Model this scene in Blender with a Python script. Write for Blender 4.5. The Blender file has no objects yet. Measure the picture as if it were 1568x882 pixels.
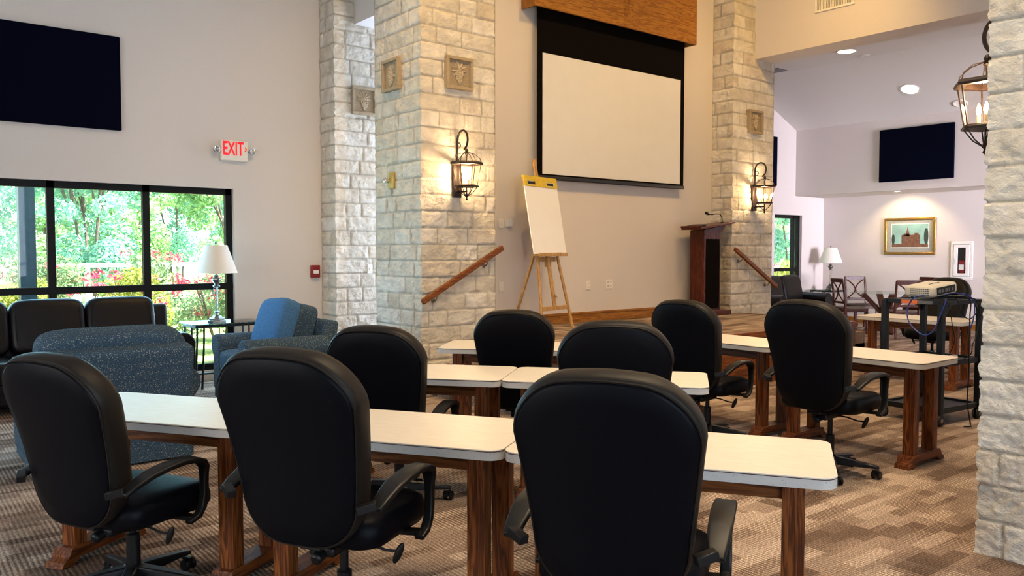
import bpy, bmesh, math, random
from mathutils import Vector, Matrix, noise
import numpy as np
random.seed(7)
sc = bpy.context.scene
COL = sc.collection
PI = math.pi

EXPOSURE = 0.0
LANTERN = 28.0
CANS = 75.0
SKY = 3.4
SUN = 24.0
L_WEST = 110
L_SOUTH = 175
L_BACK = 260
L_NORTH = 150
STG = 290
AUD = 450
PICT = 55
PASS = 240
# ------------------------------------------------------------------ materials
def new_mat(name):
    m = bpy.data.materials.new(name); m.use_nodes = True
    nt = m.node_tree
    return m, nt, nt.nodes['Principled BSDF']
def N(nt, typ, props=None, **inp):
    n = nt.nodes.new(typ)
    for k, v in (props or {}).items(): setattr(n, k, v)
    for k, v in inp.items():
        s = n.inputs[int(k[1:])] if k[0] == 'i' and k[1:].isdigit() else n.inputs[k.replace('_', ' ')]
        if isinstance(v, bpy.types.NodeSocket): nt.links.new(v, s)
        else: s.default_value = v
    return n
def math_n(nt, op, a, b=0.0):
    return N(nt, 'ShaderNodeMath', {'operation': op}, i0=a, i1=b).outputs[0]
def ramp(nt, fac, stops, interp='LINEAR'):
    r = nt.nodes.new('ShaderNodeValToRGB'); nt.links.new(fac, r.inputs[0])
    r.color_ramp.interpolation = interp
    el = r.color_ramp.elements
    while len(el) < len(stops): el.new(0.5)
    for e, (p, c) in zip(el, stops): e.position = p; e.color = (*c, 1)
    return r.outputs[0]
def mixc(nt, fac, a, b, blend='MIX'):
    n = nt.nodes.new('ShaderNodeMix'); n.data_type = 'RGBA'; n.blend_type = blend
    for s, v in ((n.inputs[0], fac), (n.inputs[6], a), (n.inputs[7], b)):
        if isinstance(v, bpy.types.NodeSocket): nt.links.new(v, s)
        else: s.default_value = v if isinstance(v, float) else (*v, 1)
    return n.outputs[2]
def bump(nt, b, h, strength=0.3, dist=0.01):
    n = N(nt, 'ShaderNodeBump', Strength=strength, Distance=dist, Height=h)
    nt.links.new(n.outputs[0], b.inputs['Normal'])
def objco(nt, scale=(1, 1, 1), kind='Object'):
    t = nt.nodes.new('ShaderNodeTexCoord')
    return N(nt, 'ShaderNodeMapping', Vector=t.outputs[kind], Scale=scale).outputs[0]
def simple(name, col, rough=0.5, metal=0.0, spec=0.5, nscale=30, namt=0.12, bmp=0.0, stretch=(1, 1, 1)):
    m, nt, b = new_mat(name)
    co = objco(nt, stretch)
    nz = N(nt, 'ShaderNodeTexNoise', Vector=co, Scale=nscale, Detail=4.0).outputs[0]
    c2 = tuple(min(1, c * (1 + namt)) for c in col); c1 = tuple(c * (1 - namt) for c in col)
    nt.links.new(ramp(nt, nz, [(0.3, c1), (0.7, c2)]), b.inputs['Base Color'])
    b.inputs['Roughness'].default_value = rough; b.inputs['Metallic'].default_value = metal
    b.inputs['Specular IOR Level'].default_value = spec
    if bmp: bump(nt, b, nz, bmp, 0.003)
    return m
def wood(name, dark, mid, light, scale=1.0, axis=2, rough=0.35):
    m, nt, b = new_mat(name)
    st = [14, 14, 14]; st[axis] = 1.1
    co = objco(nt, tuple(s * scale for s in st))
    n1 = N(nt, 'ShaderNodeTexNoise', Vector=co, Scale=1.6, Detail=5.0, Distortion=0.6).outputs[0]
    rings = N(nt, 'ShaderNodeMath', {'operation': 'SINE'}, i0=math_n(nt, 'MULTIPLY', n1, 38.0)).outputs[0]
    rings = math_n(nt, 'ADD', math_n(nt, 'MULTIPLY', rings, 0.5), 0.5)
    st2 = [120, 120, 120]; st2[axis] = 3
    n2 = N(nt, 'ShaderNodeTexNoise', Vector=objco(nt, tuple(st2)), Scale=1.0, Detail=3.0).outputs[0]
    f = math_n(nt, 'ADD', math_n(nt, 'MULTIPLY', rings, 0.6), math_n(nt, 'MULTIPLY', n2, 0.45))
    c = ramp(nt, f, [(0.12, dark), (0.5, mid), (0.85, light)])
    nt.links.new(c, b.inputs['Base Color']); b.inputs['Roughness'].default_value = rough; b.inputs['Specular IOR Level'].default_value = 0.22
    bump(nt, b, n2, 0.12, 0.002)
    return m
def emis(name, col, s):
    m, nt, b = new_mat(name)
    b.inputs['Base Color'].default_value = (*col, 1)
    b.inputs['Emission Color'].default_value = (*col, 1); b.inputs['Emission Strength'].default_value = s
    return m
def glass(name, tint=(1, 1, 1), refl=0.06):
    m = bpy.data.materials.new(name); m.use_nodes = True; nt = m.node_tree; nt.nodes.clear()
    out = nt.nodes.new('ShaderNodeOutputMaterial')
    tr = N(nt, 'ShaderNodeBsdfTransparent', Color=(*tint, 1)); gl = N(nt, 'ShaderNodeBsdfGlossy', Roughness=0.02)
    fr = N(nt, 'ShaderNodeFresnel', IOR=1.45).outputs[0]
    bf = nt.nodes.new('ShaderNodeNewGeometry').outputs['Backfacing']
    fac = math_n(nt, 'MULTIPLY', math_n(nt, 'MAXIMUM', fr, refl), math_n(nt, 'SUBTRACT', 1.0, bf))
    mx = N(nt, 'ShaderNodeMixShader', i0=fac, i1=tr.outputs[0], i2=gl.outputs[0])
    nt.links.new(mx.outputs[0], out.inputs[0])
    return m

M = {}
M['paint'] = simple('wall_paint', (0.66, 0.605, 0.565), 0.75, spec=0.25, nscale=180, namt=0.03, bmp=0.12)
M['ceil'] = simple('ceiling_paint', (0.68, 0.65, 0.61), 0.85, spec=0.2, nscale=120, namt=0.03, bmp=0.1)
M['oak'] = wood('golden_oak', (0.17, 0.060, 0.009), (0.29, 0.115, 0.016), (0.36, 0.155, 0.026), 1.0, 0)
M['oak_z'] = wood('table_post_oak', (0.040, 0.009, 0.002), (0.140, 0.036, 0.007), (0.23, 0.070, 0.013), 1.0, 2, .5)
M['oak_y'] = wood('table_foot_oak', (0.040, 0.009, 0.002), (0.115, 0.029, 0.006), (0.18, 0.054, 0.011), 1.0, 1, .5)
M['oak_x'] = wood('table_apron_oak', (0.050, 0.014, 0.004), (0.12, 0.038, 0.010), (0.18, 0.062, 0.016), 1.0, 0, .42)
M['rail'] = wood('handrail_oak', (0.09, 0.022, 0.004), (0.18, 0.050, 0.009), (0.24, 0.080, 0.016), 1.0, 0)
M['cherry'] = wood('cherry_lectern', (0.030, 0.006, 0.003), (0.085, 0.017, 0.007), (0.12, 0.028, 0.010), 1.0, 2, 0.3)
M['chairwood'] = wood('dark_cherry', (0.025, 0.006, 0.003), (0.065, 0.014, 0.006), (0.09, 0.022, 0.009), 1.0, 2, 0.3)
M['pine'] = wood('easel_pine', (0.33, 0.17, 0.055), (0.48, 0.27, 0.09), (0.55, 0.33, 0.12), 1.0, 2, 0.45)
M['leather'] = simple('black_leather', (0.0014, 0.0018, 0.0036), 0.46, spec=0.10, nscale=260, namt=0.25, bmp=0.12)
M['leather_side'] = simple('black_leather_border', (0.0085, 0.0062, 0.0046), 0.5, spec=0.24, nscale=260, namt=0.25, bmp=0.12)
M['sofa'] = simple('brown_leather', (0.0050, 0.0032, 0.0038), 0.38, spec=0.24, nscale=14, namt=0.35, bmp=0.5)
M['plastic'] = simple('black_plastic', (0.0035, 0.0035, 0.004), 0.42, spec=0.28, namt=0.1)
M['black_metal'] = simple('black_metal', (0.010, 0.010, 0.012), 0.45, metal=0.3, namt=0.1)
M['bronze'] = simple('oil_rubbed_bronze', (0.018, 0.008, 0.005), 0.45, metal=0.3, namt=0.3)
M['winframe'] = simple('black_window_frame', (0.004, 0.004, 0.005), 0.5, spec=0.2, namt=0.1)
M['chrome'] = simple('chrome', (0.75, 0.75, 0.75), 0.12, metal=1.0, namt=0.03)
M['nickel'] = simple('brushed_nickel', (0.30, 0.28, 0.25), 0.3, metal=1.0, namt=0.08)
M['navy'] = simple('navy_panel_fabric', (0.0014, 0.0020, 0.0085), 0.95, spec=0.04, nscale=300, namt=0.2, bmp=0.2)
M['screen_white'] = simple('screen_fabric', (0.70, 0.69, 0.67), 0.8, spec=0.2, nscale=4, namt=0.015)
M['screen_black'] = simple('screen_border', (0.0035, 0.0022, 0.0020), 0.9, spec=0.06)
M['plate'] = simple('ivory_plastic', (0.80, 0.75, 0.66), 0.45, namt=0.03)
M['white'] = simple('white_plastic', (0.78, 0.77, 0.74), 0.45, namt=0.03)
M['beige'] = simple('beige_projector', (0.62, 0.57, 0.47), 0.42, namt=0.04)
M['grey'] = simple('grey_plastic', (0.11, 0.11, 0.11), 0.5)
M['hole'] = simple('socket_black', (0.006, 0.006, 0.006), 0.7)
M['paper'] = simple('flip_chart_paper', (0.86, 0.85, 0.83), 0.8, spec=0.2, nscale=3, namt=0.02)
M['yellow'] = simple('yellow_binding', (0.66, 0.46, 0.0), 0.45)
M['red'] = simple('alarm_red', (0.24, 0.010, 0.012), 0.4)
M['orange'] = simple('orange_tape', (0.72, 0.16, 0.03), 0.5)
M['blue_wire'] = simple('blue_cable', (0.012, 0.03, 0.20), 0.4)
M['brass'] = simple('brass_plate', (0.52, 0.37, 0.10), 0.35, metal=0.6)
M['gold'] = simple('gold_frame', (0.38, 0.23, 0.055), 0.32, metal=0.8, namt=0.2)
M['mat_board'] = simple('mat_board', (0.42, 0.38, 0.36), 0.8)
M['shade'] = simple('lamp_shade_fabric', (0.78, 0.73, 0.64), 0.85, spec=0.2, nscale=200, namt=0.04)
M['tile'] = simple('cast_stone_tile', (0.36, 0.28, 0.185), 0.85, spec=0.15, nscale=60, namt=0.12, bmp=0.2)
M['tile_relief_lit'] = simple('cast_stone_relief_lit', (0.52, 0.42, 0.29), 0.85, spec=0.15, nscale=60, namt=0.1)  # same cast stone, lightened to paint in the light the raised parts catch
M['glass'] = glass('window_glass', (0.97, 1.0, 0.99), 0.04)
M['lampglass'] = glass('lantern_glass', (1, 0.98, 0.95), 0.07)
M['tableglass'] = glass('table_glass', (0.86, 0.97, 0.94), 0.10)
M['bulb'] = emis('lit_bulb', (1.0, 0.62, 0.30), 28.0)
M['can'] = emis('lit_downlight', (1.0, 0.90, 0.74), 9.0)
M['exitred'] = emis('exit_red', (0.80, 0.004, 0.02), 0.55)
M['candle'] = simple('candle_sleeve', (0.62, 0.50, 0.33), 0.6)
M['bark'] = simple('tree_bark', (0.20, 0.15, 0.14), 0.9, nscale=20, namt=0.3)
M['post_blue'] = simple('painted_post', (0.04, 0.10, 0.16), 0.35)
M['lawn'] = simple('lawn', (0.30, 0.40, 0.14), 0.95, nscale=5, namt=0.35)
M['concrete'] = simple('garden_path', (0.62, 0.58, 0.54), 0.9, nscale=9, namt=0.1)
M['extwall'] = simple('outer_skin', (0.5, 0.46, 0.4), 0.9)
M['fe_red'] = simple('extinguisher_red', (0.22, 0.01, 0.01), 0.3)

def leafmat(name, c1, c2, c3):
    m, nt, b = new_mat(name)
    g = nt.nodes.new('ShaderNodeNewGeometry')
    c = ramp(nt, g.outputs['Random Per Island'], [(0.0, c1), (0.5, c2), (1.0, c3)])
    nt.links.new(c, b.inputs['Base Color']); b.inputs['Roughness'].default_value = 0.6
    b.inputs['Specular IOR Level'].default_value = 0.2
    tl = N(nt, 'ShaderNodeBsdfTranslucent'); nt.links.new(c, tl.inputs[0])
    mx = N(nt, 'ShaderNodeMixShader', i0=0.35, i1=b.outputs[0], i2=tl.outputs[0])
    nt.links.new(mx.outputs[0], nt.nodes['Material Output'].inputs[0])
    return m
M['leafA'] = leafmat('leaf_green', (0.24, 0.46, 0.28), (0.44, 0.66, 0.36), (0.70, 0.80, 0.46))
M['leafB'] = leafmat('leaf_bluegreen', (0.20, 0.46, 0.42), (0.34, 0.64, 0.54), (0.60, 0.80, 0.62))
M['leafC'] = leafmat('leaf_yellow', (0.22, 0.32, 0.07), (0.40, 0.45, 0.09), (0.60, 0.55, 0.14))
M['leafD'] = leafmat('leaf_shrub', (0.13, 0.27, 0.17), (0.27, 0.39, 0.21), (0.50, 0.54, 0.32))
M['petal'] = leafmat('pink_petal', (0.62, 0.03, 0.10), (0.80, 0.10, 0.20), (0.85, 0.30, 0.38))

def stone_mat():
    m, nt, b = new_mat('limestone_blocks')
    a = nt.nodes.new('ShaderNodeAttribute'); a.attribute_name = 'stone'
    sep = N(nt, 'ShaderNodeSeparateColor', i0=a.outputs['Color'])
    base = ramp(nt, sep.outputs[0], [(0.0, (0.60, 0.54, 0.44)), (0.25, (0.72, 0.68, 0.60)), (0.5, (0.66, 0.60, 0.50)), (0.75, (0.76, 0.72, 0.65)), (1.0, (0.63, 0.55, 0.44))])
    co = objco(nt)
    n1 = N(nt, 'ShaderNodeTexNoise', Vector=co, Scale=7.0, Detail=6.0).outputs[0]
    base = mixc(nt, 1.0, base, ramp(nt, n1, [(0.3, (0.82, 0.80, 0.78)), (0.60, (1.04, 1.03, 1.02))]), 'MULTIPLY')
    mort = mixc(nt, n1, (0.42, 0.37, 0.29), (0.52, 0.47, 0.385))
    nt.links.new(mixc(nt, sep.outputs[1], base, mort), b.inputs['Base Color'])
    b.inputs['Roughness'].default_value = 0.9; b.inputs['Specular IOR Level'].default_value = 0.15
    n2 = N(nt, 'ShaderNodeTexNoise', Vector=co, Scale=75.0, Detail=7.0, Roughness=0.64, Distortion=0.7).outputs[0]
    n3 = N(nt, 'ShaderNodeTexNoise', Vector=objco(nt, (1, 1, 1.5)), Scale=30.0, Detail=5.0, Distortion=1.0).outputs[0]
    bump(nt, b, math_n(nt, 'ADD', math_n(nt, 'MULTIPLY', n2, 0.6), math_n(nt, 'MULTIPLY', n3, 0.8)), 0.95, 0.014)
    return m
M['stone'] = stone_mat()

def carpet_mat(name):
    m, nt, b = new_mat(name)
    t = nt.nodes.new('ShaderNodeTexCoord')
    sx = N(nt, 'ShaderNodeSeparateXYZ', i0=N(nt, 'ShaderNodeMapping', Vector=t.outputs['Object'], Rotation=(0, 0, 0.02)).outputs[0])
    x, y = sx.outputs[0], sx.outputs[1]
    def cells(u, v, w, h, seed):
        row = math_n(nt, 'FLOOR', math_n(nt, 'DIVIDE', v, h))
        off = N(nt, 'ShaderNodeTexWhiteNoise', {'noise_dimensions': '1D'}, W=math_n(nt, 'ADD', row, seed)).outputs[0]
        cell = math_n(nt, 'FLOOR', math_n(nt, 'ADD', math_n(nt, 'DIVIDE', u, w), math_n(nt, 'MULTIPLY', off, 5.0)))
        wn = N(nt, 'ShaderNodeTexWhiteNoise', {'noise_dimensions': '3D'}, Vector=N(nt, 'ShaderNodeCombineXYZ', i0=cell, i1=row, i2=seed).outputs[0])
        return wn.outputs[0], N(nt, 'ShaderNodeSeparateColor', i0=wn.outputs[1]).outputs[1]
    a1, a2 = cells(x, y, 0.50, 0.25, 1.0)
    b1, b2 = cells(x, y, 0.36, 0.085, 7.0)
    c1, c2 = cells(y, x, 0.25, 0.50, 3.0)
    shade = math_n(nt, 'ADD', math_n(nt, 'MULTIPLY', a1, 0.34), math_n(nt, 'ADD', math_n(nt, 'MULTIPLY', b1, 0.44), math_n(nt, 'MULTIPLY', c1, 0.22)))
    soft_ = N(nt, 'ShaderNodeTexNoise', Vector=objco(nt), Scale=5.0, Detail=3.0).outputs[0]
    shade = math_n(nt, 'ADD', shade, math_n(nt, 'MULTIPLY', math_n(nt, 'SUBTRACT', soft_, 0.5), 0.25))
    base = ramp(nt, shade, [(0.22, (0.145, 0.100, 0.076)), (0.40, (0.260, 0.190, 0.150)), (0.60, (0.370, 0.286, 0.230)), (0.80, (0.500, 0.400, 0.330))])
    # loop-pile ribs: bold on some patches, faint on others
    wob = math_n(nt, 'MULTIPLY', N(nt, 'ShaderNodeTexNoise', Vector=objco(nt), Scale=22.0, Detail=1.0).outputs[0], 0.010)
    ribx = N(nt, 'ShaderNodeMath', {'operation': 'SINE'}, i0=math_n(nt, 'MULTIPLY', math_n(nt, 'ADD', x, wob), 2 * PI / 0.024)).outputs[0]
    riby = N(nt, 'ShaderNodeMath', {'operation': 'SINE'}, i0=math_n(nt, 'MULTIPLY', math_n(nt, 'ADD', y, wob), 2 * PI / 0.015)).outputs[0]
    loops = math_n(nt, 'MULTIPLY', math_n(nt, 'ADD', math_n(nt, 'MULTIPLY', ribx, 0.5), 0.5), math_n(nt, 'ADD', math_n(nt, 'MULTIPLY', riby, 0.3), 0.7))
    amt = ramp(nt, math_n(nt, 'ADD', math_n(nt, 'MULTIPLY', a2, 0.6), math_n(nt, 'MULTIPLY', b2, 0.4)), [(0.0, (0.25,) * 3), (0.45, (0.5,) * 3), (0.60, (0.80,) * 3), (1.0, (0.95,) * 3)])
    dk = mixc(nt, 1.0, base, (0.28, 0.25, 0.22), 'MULTIPLY')
    lt = mixc(nt, 1.0, base, (1.65, 1.63, 1.60), 'MULTIPLY')
    c = mixc(nt, amt, base, mixc(nt, loops, dk, lt))
    sp = N(nt, 'ShaderNodeTexNoise', Vector=objco(nt), Scale=120.0, Detail=3.0, Roughness=0.7).outputs[0]
    c = mixc(nt, 1.0, c, ramp(nt, sp, [(0.36, (0.42, 0.40, 0.38)), (0.64, (1.5, 1.48, 1.45))]), 'MULTIPLY')
    nt.links.new(c, b.inputs['Base Color']); b.inputs['Roughness'].default_value = 0.95
    b.inputs['Specular IOR Level'].default_value = 0.1
    bump(nt, b, math_n(nt, 'ADD', sp, math_n(nt, 'MULTIPLY', loops, 0.6)), 0.5, 0.006)
    return m
M['carpet'] = carpet_mat('carpet_tiles')

def laminate():
    m, nt, b = new_mat('cream_laminate')
    n1 = N(nt, 'ShaderNodeTexNoise', Vector=objco(nt, (8, 60, 60)), Scale=1.5, Detail=4.0).outputs[0]
    nt.links.new(ramp(nt, n1, [(0.3, (0.70, 0.62, 0.51)), (0.7, (0.76, 0.69, 0.59))]), b.inputs['Base Color'])
    b.inputs['Roughness'].default_value = 0.38
    return m
M['laminate'] = laminate()
def speckle(name, base, dot, scale, thr, rough=0.5):
    m, nt, b = new_mat(name)
    v = N(nt, 'ShaderNodeTexVoronoi', Vector=objco(nt), Scale=scale).outputs[0]
    n1 = N(nt, 'ShaderNodeTexNoise', Vector=objco(nt), Scale=scale * 0.5).outputs[0]
    f = math_n(nt, 'GREATER_THAN', math_n(nt, 'MULTIPLY', n1, 0.5), math_n(nt, 'ADD', v, thr))
    nt.links.new(mixc(nt, f, base, dot), b.inputs['Base Color']); b.inputs['Roughness'].default_value = rough
    return m
M['edge'] = speckle('speckled_edge_band', (0.56, 0.53, 0.49), (0.25, 0.22, 0.20), 150, 0.10)
def bluefabric():
    m, nt, b = new_mat('blue_fleck_fabric')
    v = N(nt, 'ShaderNodeTexVoronoi', Vector=objco(nt), Scale=92.0, Randomness=0.75).outputs[0]
    v2 = N(nt, 'ShaderNodeTexVoronoi', Vector=objco(nt, (1, 1, 0.55)), Scale=130.0).outputs[0]
    c = ramp(nt, v2, [(0.15, (0.022, 0.046, 0.078)), (0.6, (0.046, 0.086, 0.130))])
    f = math_n(nt, 'LESS_THAN', v, 0.24)
    nt.links.new(mixc(nt, f, c, (0.33, 0.34, 0.29)), b.inputs['Base Color'])
    b.inputs['Roughness'].default_value = 0.9; b.inputs['Specular IOR Level'].default_value = 0.15
    bump(nt, b, v2, 0.3, 0.004)
    return m
M['blue'] = bluefabric()
M['bluepillow'] = speckle('blue_pillow_fabric', (0.050, 0.125, 0.25), (0.24, 0.30, 0.36), 95, 0.06, .9) if False else simple('blue_pillow_fabric', (0.055, 0.14, 0.28), 0.9, spec=0.1, nscale=160, namt=0.45, bmp=0.3)
M['seatpad'] = simple('brown_seat_pad', (0.10, 0.06, 0.045), 0.7)

# ------------------------------------------------------------------ mesh builder
class MB:
    def __init__(s): s.v = []; s.f = []; s.mi = []; s.cur = 0
    def add(s, verts, faces):
        o = len(s.v); s.v += [tuple(v) for v in verts]
        for f in faces: s.f.append(tuple(i + o for i in f)); s.mi.append(s.cur)
        return s
    def box(s, x0, x1, y0, y1, z0, z1, mat=None):
        vs = [Vector((x, y, z)) for z in (z0, z1) for x, y in ((x0, y0), (x1, y0), (x1, y1), (x0, y1))]
        if mat is not None: vs = [mat @ v for v in vs]
        return s.add(vs, [(3, 2, 1, 0), (4, 5, 6, 7), (0, 1, 5, 4), (1, 2, 6, 5), (2, 3, 7, 6), (3, 0, 4, 7)])
    def bar(s, p, q, w, h, up=(0, 0, 1)):
        p, q = Vector(p), Vector(q); d = (q - p).normalized(); up = Vector(up)
        a = d.cross(up)
        if a.length < 1e-4: a = d.cross(Vector((1, 0, 0)))
        a.normalize(); b = a.cross(d)
        vs = [c + a * (sx * w / 2) + b * (sy * h / 2) for c in (p, q) for sx, sy in ((-1, -1), (1, -1), (1, 1), (-1, 1))]
        return s.add(vs, [(3, 2, 1, 0), (4, 5, 6, 7), (0, 1, 5, 4), (1, 2, 6, 5), (2, 3, 7, 6), (3, 0, 4, 7)])
    def rings(s, rings, cap0=True, cap1=True, closed=False):
        n = len(rings[0]); o = len(s.v); s.v += [tuple(p) for r in rings for p in r]
        R = len(rings); fs = []
        for i in range(R if closed else R - 1):
            for j in range(n):
                a, b = i * n + j, i * n + (j + 1) % n; c, d = ((i + 1) % R) * n + (j + 1) % n, ((i + 1) % R) * n + j
                fs.append((a, b, c, d))
        if not closed:
            if cap0: fs.append(tuple(range(n))[::-1])
            if cap1: fs.append(tuple((R - 1) * n + j for j in range(n)))
        for f in fs: s.f.append(tuple(i + o for i in f)); s.mi.append(s.cur)
        return s
    def lathe(s, prof, c=(0, 0, 0), n=20, axis='z'):
        rs = []
        for r, z in prof:
            ring = []
            for k in range(n):
                t = 2 * PI * k / n; x, y = r * math.cos(t), r * math.sin(t)
                p = (x, y, z) if axis == 'z' else ((z, x, y) if axis == 'x' else (y, z, x))
                ring.append((p[0] + c[0], p[1] + c[1], p[2] + c[2]))
            rs.append(ring)
        return s.rings(rs)
    def tube(s, pts, r, n=8, closed=False):
        pts = [Vector(p) for p in pts]; rs = []
        rr = r if isinstance(r, (list, tuple)) else [r] * len(pts)
        t0 = (pts[1] - pts[0]).normalized(); a = t0.orthogonal().normalized()
        for i, p in enumerate(pts):
            if closed: t = (pts[(i + 1) % len(pts)] - pts[i - 1]).normalized()
            else: t = (pts[min(i + 1, len(pts) - 1)] - pts[max(i - 1, 0)]).normalized()
            a = (a - t * a.dot(t)); a = a.normalized() if a.length > 1e-6 else t.orthogonal().normalized()
            b = t.cross(a)
            rs.append([p + (a * math.cos(2 * PI * k / n) + b * math.sin(2 * PI * k / n)) * rr[i] for k in range(n)])
        return s.rings(rs, closed=closed)
    def sweep_x(s, pts, w, t, x=0.0):   # flat strap following (y, z) points, wide along x
        rs = []
        for i, (y, z) in enumerate(pts):
            y0, z0 = pts[max(i - 1, 0)]; y1, z1 = pts[min(i + 1, len(pts) - 1)]
            L = math.hypot(y1 - y0, z1 - z0); ny, nz = -(z1 - z0) / L, (y1 - y0) / L
            ww = w[i] if isinstance(w, (list, tuple)) else w; tt = t[i] if isinstance(t, (list, tuple)) else t
            rs.append([(x + a * ww / 2, y + ny * b * tt / 2, z + nz * b * tt / 2) for a, b in ((-1, -.6), (-.8, -1), (.8, -1), (1, -.6), (1, .6), (.8, 1), (-.8, 1), (-1, .6))])
        return s.rings(rs)
    def ellipsoid(s, c, rx, ry, rz, e=1.0, nu=24, nv=14, mat=None):
        f = lambda v: math.copysign(abs(v) ** e, v)
        rs = []
        for i in range(1, nv):
            ph = -PI / 2 + PI * i / nv
            rs.append([Vector((c[0] + rx * f(math.cos(ph)) * f(math.cos(2 * PI * k / nu)), c[1] + ry * f(math.cos(ph)) * f(math.sin(2 * PI * k / nu)), c[2] + rz * f(math.sin(ph)))) for k in range(nu)])
        if mat is not None: rs = [[mat @ p for p in r] for r in rs]
        return s.rings(rs)
    def prism(s, poly, a0, a1, axis='y'):
        g = {'y': lambda u, w, a: (u, a, w), 'x': lambda u, w, a: (a, u, w), 'z': lambda u, w, a: (u, w, a)}[axis]
        return s.rings([[g(u, w, a0) for u, w in poly], [g(u, w, a1) for u, w in poly]])
    def build(s, name, mat, parent=None, smooth=40, bevel=0, seg=2, loc=None):
        me = bpy.data.meshes.new(name); me.from_pydata(s.v, [], s.f)
        mats = mat if isinstance(mat, (list, tuple)) else [mat]
        for m in mats: me.materials.append(m)
        if len(mats) > 1:
            for p, i in zip(me.polygons, s.mi): p.material_index = i
        bm = bmesh.new(); bm.from_mesh(me); bmesh.ops.recalc_face_normals(bm, faces=bm.faces); bm.to_mesh(me); bm.free()
        if smooth:
            for p in me.polygons: p.use_smooth = True
            me.set_sharp_from_angle(angle=math.radians(smooth))
        o = bpy.data.objects.new(name, me); COL.objects.link(o)
        if parent is not None: o.parent = parent
        if loc: o.location = loc
        if bevel:
            b = o.modifiers.new('bevel', 'BEVEL'); b.width = bevel; b.segments = seg; b.limit_method = 'ANGLE'; b.angle_limit = math.radians(35)
            b.harden_normals = False
        return o
def tag(o, label=None, cat=None, group=None, kind=None):
    if label: o['label'] = label
    if cat: o['category'] = cat
    if group: o['group'] = group
    if kind: o['kind'] = kind
    return o
def thing(name, label, cat, loc=(0, 0, 0), rz=0.0, group=None):
    o = bpy.data.objects.new(name, None); COL.objects.link(o)
    o.empty_display_size = 0.1
    o.location = loc; o.rotation_euler = (0, 0, rz)
    return tag(o, label, cat, group)
def copy_tree(o, parent=None):
    c = o.copy(); COL.objects.link(c)
    if parent is not None: c.parent = parent
    for ch in list(o.children): copy_tree(ch, c)
    return c
def struct(name, mb, mat, **k):
    return tag(mb.build(name, mat, **k), kind='structure')
def box_struct(name, b, mat, **k): return struct(name, MB().box(*b), mat, smooth=0, **k)
def arc(cx, cy, r, a0, a1, n):
    return [(cx + r * math.cos(math.radians(a0 + (a1 - a0) * i / n)), cy + r * math.sin(math.radians(a0 + (a1 - a0) * i / n))) for i in range(n + 1)]
def rrect(x0, x1, y0, y1, r, n=6):   # r: one radius or (br, tr, tl, bl)
    if not isinstance(r, (list, tuple)): r = (r,) * 4
    return (arc(x1 - r[0], y0 + r[0], r[0], -90, 0, n) + arc(x1 - r[1], y1 - r[1], r[1], 0, 90, n) +
            arc(x0 + r[2], y1 - r[2], r[2], 90, 180, n) + arc(x0 + r[3], y0 + r[3], r[3], 180, 270, n))
# ------------------------------------------------------------------ camera
F_PX, EYE, PITCH, HEAD = 1250.0, 1.54, math.atan(58 / 1250.0), math.radians(51)
cam = bpy.data.cameras.new('camera'); camo = bpy.data.objects.new('camera', cam); COL.objects.link(camo)
cam.sensor_width = 36.0; cam.lens = F_PX / 1568 * 36.0; cam.clip_start = 0.05; cam.clip_end = 300
camo.location = (0, 0, EYE); camo.rotation_euler = (PI / 2 - PITCH, 0, HEAD - PI / 2)
sc.camera = camo
sc.view_settings.view_transform = 'Standard'; sc.view_settings.look = 'None'
sc.view_settings.gamma = 1.0; sc.view_settings.use_curve_mapping = False; sc.view_settings.exposure = EXPOSURE

# ------------------------------------------------------------------ room shell
YN, YS, YP, CEIL = 9.69, 7.70, 7.33, 6.2
XE = 16.68
box_struct('floor', (-4.1, 17.0, -4.1, 9.85, -0.1, 0.0), M['carpet'])
box_struct('ceiling', (-4.1, 11.1, -4.1, 9.85, CEIL, CEIL + 0.15), M['ceil'])
cb = MB().prism([(11.1, 4.85), (13.66, 4.85), (15.55, 4.05), (15.55, 4.2), (13.7, 5.0), (11.1, 5.0)], -4.1, 9.69, 'y')
struct('ceiling_back_room', cb, M['ceil'], smooth=0)
# north wall with its two window openings (X ranges of the openings)
W1 = (-0.77, 3.57, 0.12, 2.27); W2 = (14.80, 15.82, 0.12, 2.28)
nw = MB()
for x0, x1 in ((-4.1, W1[0]), (W1[1], W2[0]), (W2[1], 17.0)): nw.box(x0, x1, YN, YN + 0.16, 0, CEIL)
for w in (W1, W2):
    nw.box(w[0], w[1], YN, YN + 0.16, 0, w[2]); nw.box(w[0], w[1], YN, YN + 0.16, w[3], CEIL)
struct('wall_north', nw, M['paint'], smooth=0)
W3 = (1.0, 5.6, 0.5, 3.0)   # west wall windows (Y range), behind the camera's left
ww = MB()
ww.box(-4.16, -4.0, -4.1, W3[0], 0, CEIL); ww.box(-4.16, -4.0, W3[1], YN, 0, CEIL)
ww.box(-4.16, -4.0, W3[0], W3[1], 0, W3[2]); ww.box(-4.16, -4.0, W3[0], W3[1], W3[3], CEIL)
struct('wall_west', ww, M['paint'], smooth=0)
W4 = (-2.5, 3.5, 0.5, 3.2); W5 = (11.6, 15.2, 0.5, 2.9)
ws = MB()
for x0, x1 in ((-4.1, W4[0]), (W4[1], W5[0]), (W5[1], 17.0)): ws.box(x0, x1, -4.16, -4.0, 0, CEIL)
for w in (W4, W5):
    ws.box(w[0], w[1], -4.16, -4.0, 0, w[2]); ws.box(w[0], w[1], -4.16, -4.0, w[3], CEIL)
struct('wall_south', ws, M['paint'], smooth=0)
box_struct('wall_east', (XE, XE + 0.16, -4.1, YN, 0, 4.3), M['paint'])
box_struct('wall_east_bulkhead', (15.55, XE, -4.0, YN, 2.68, 4.6), M['paint'])
box_struct('wall_stage', (5.70, 10.10, YS, 8.30, 0, CEIL), M['paint'])
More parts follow.
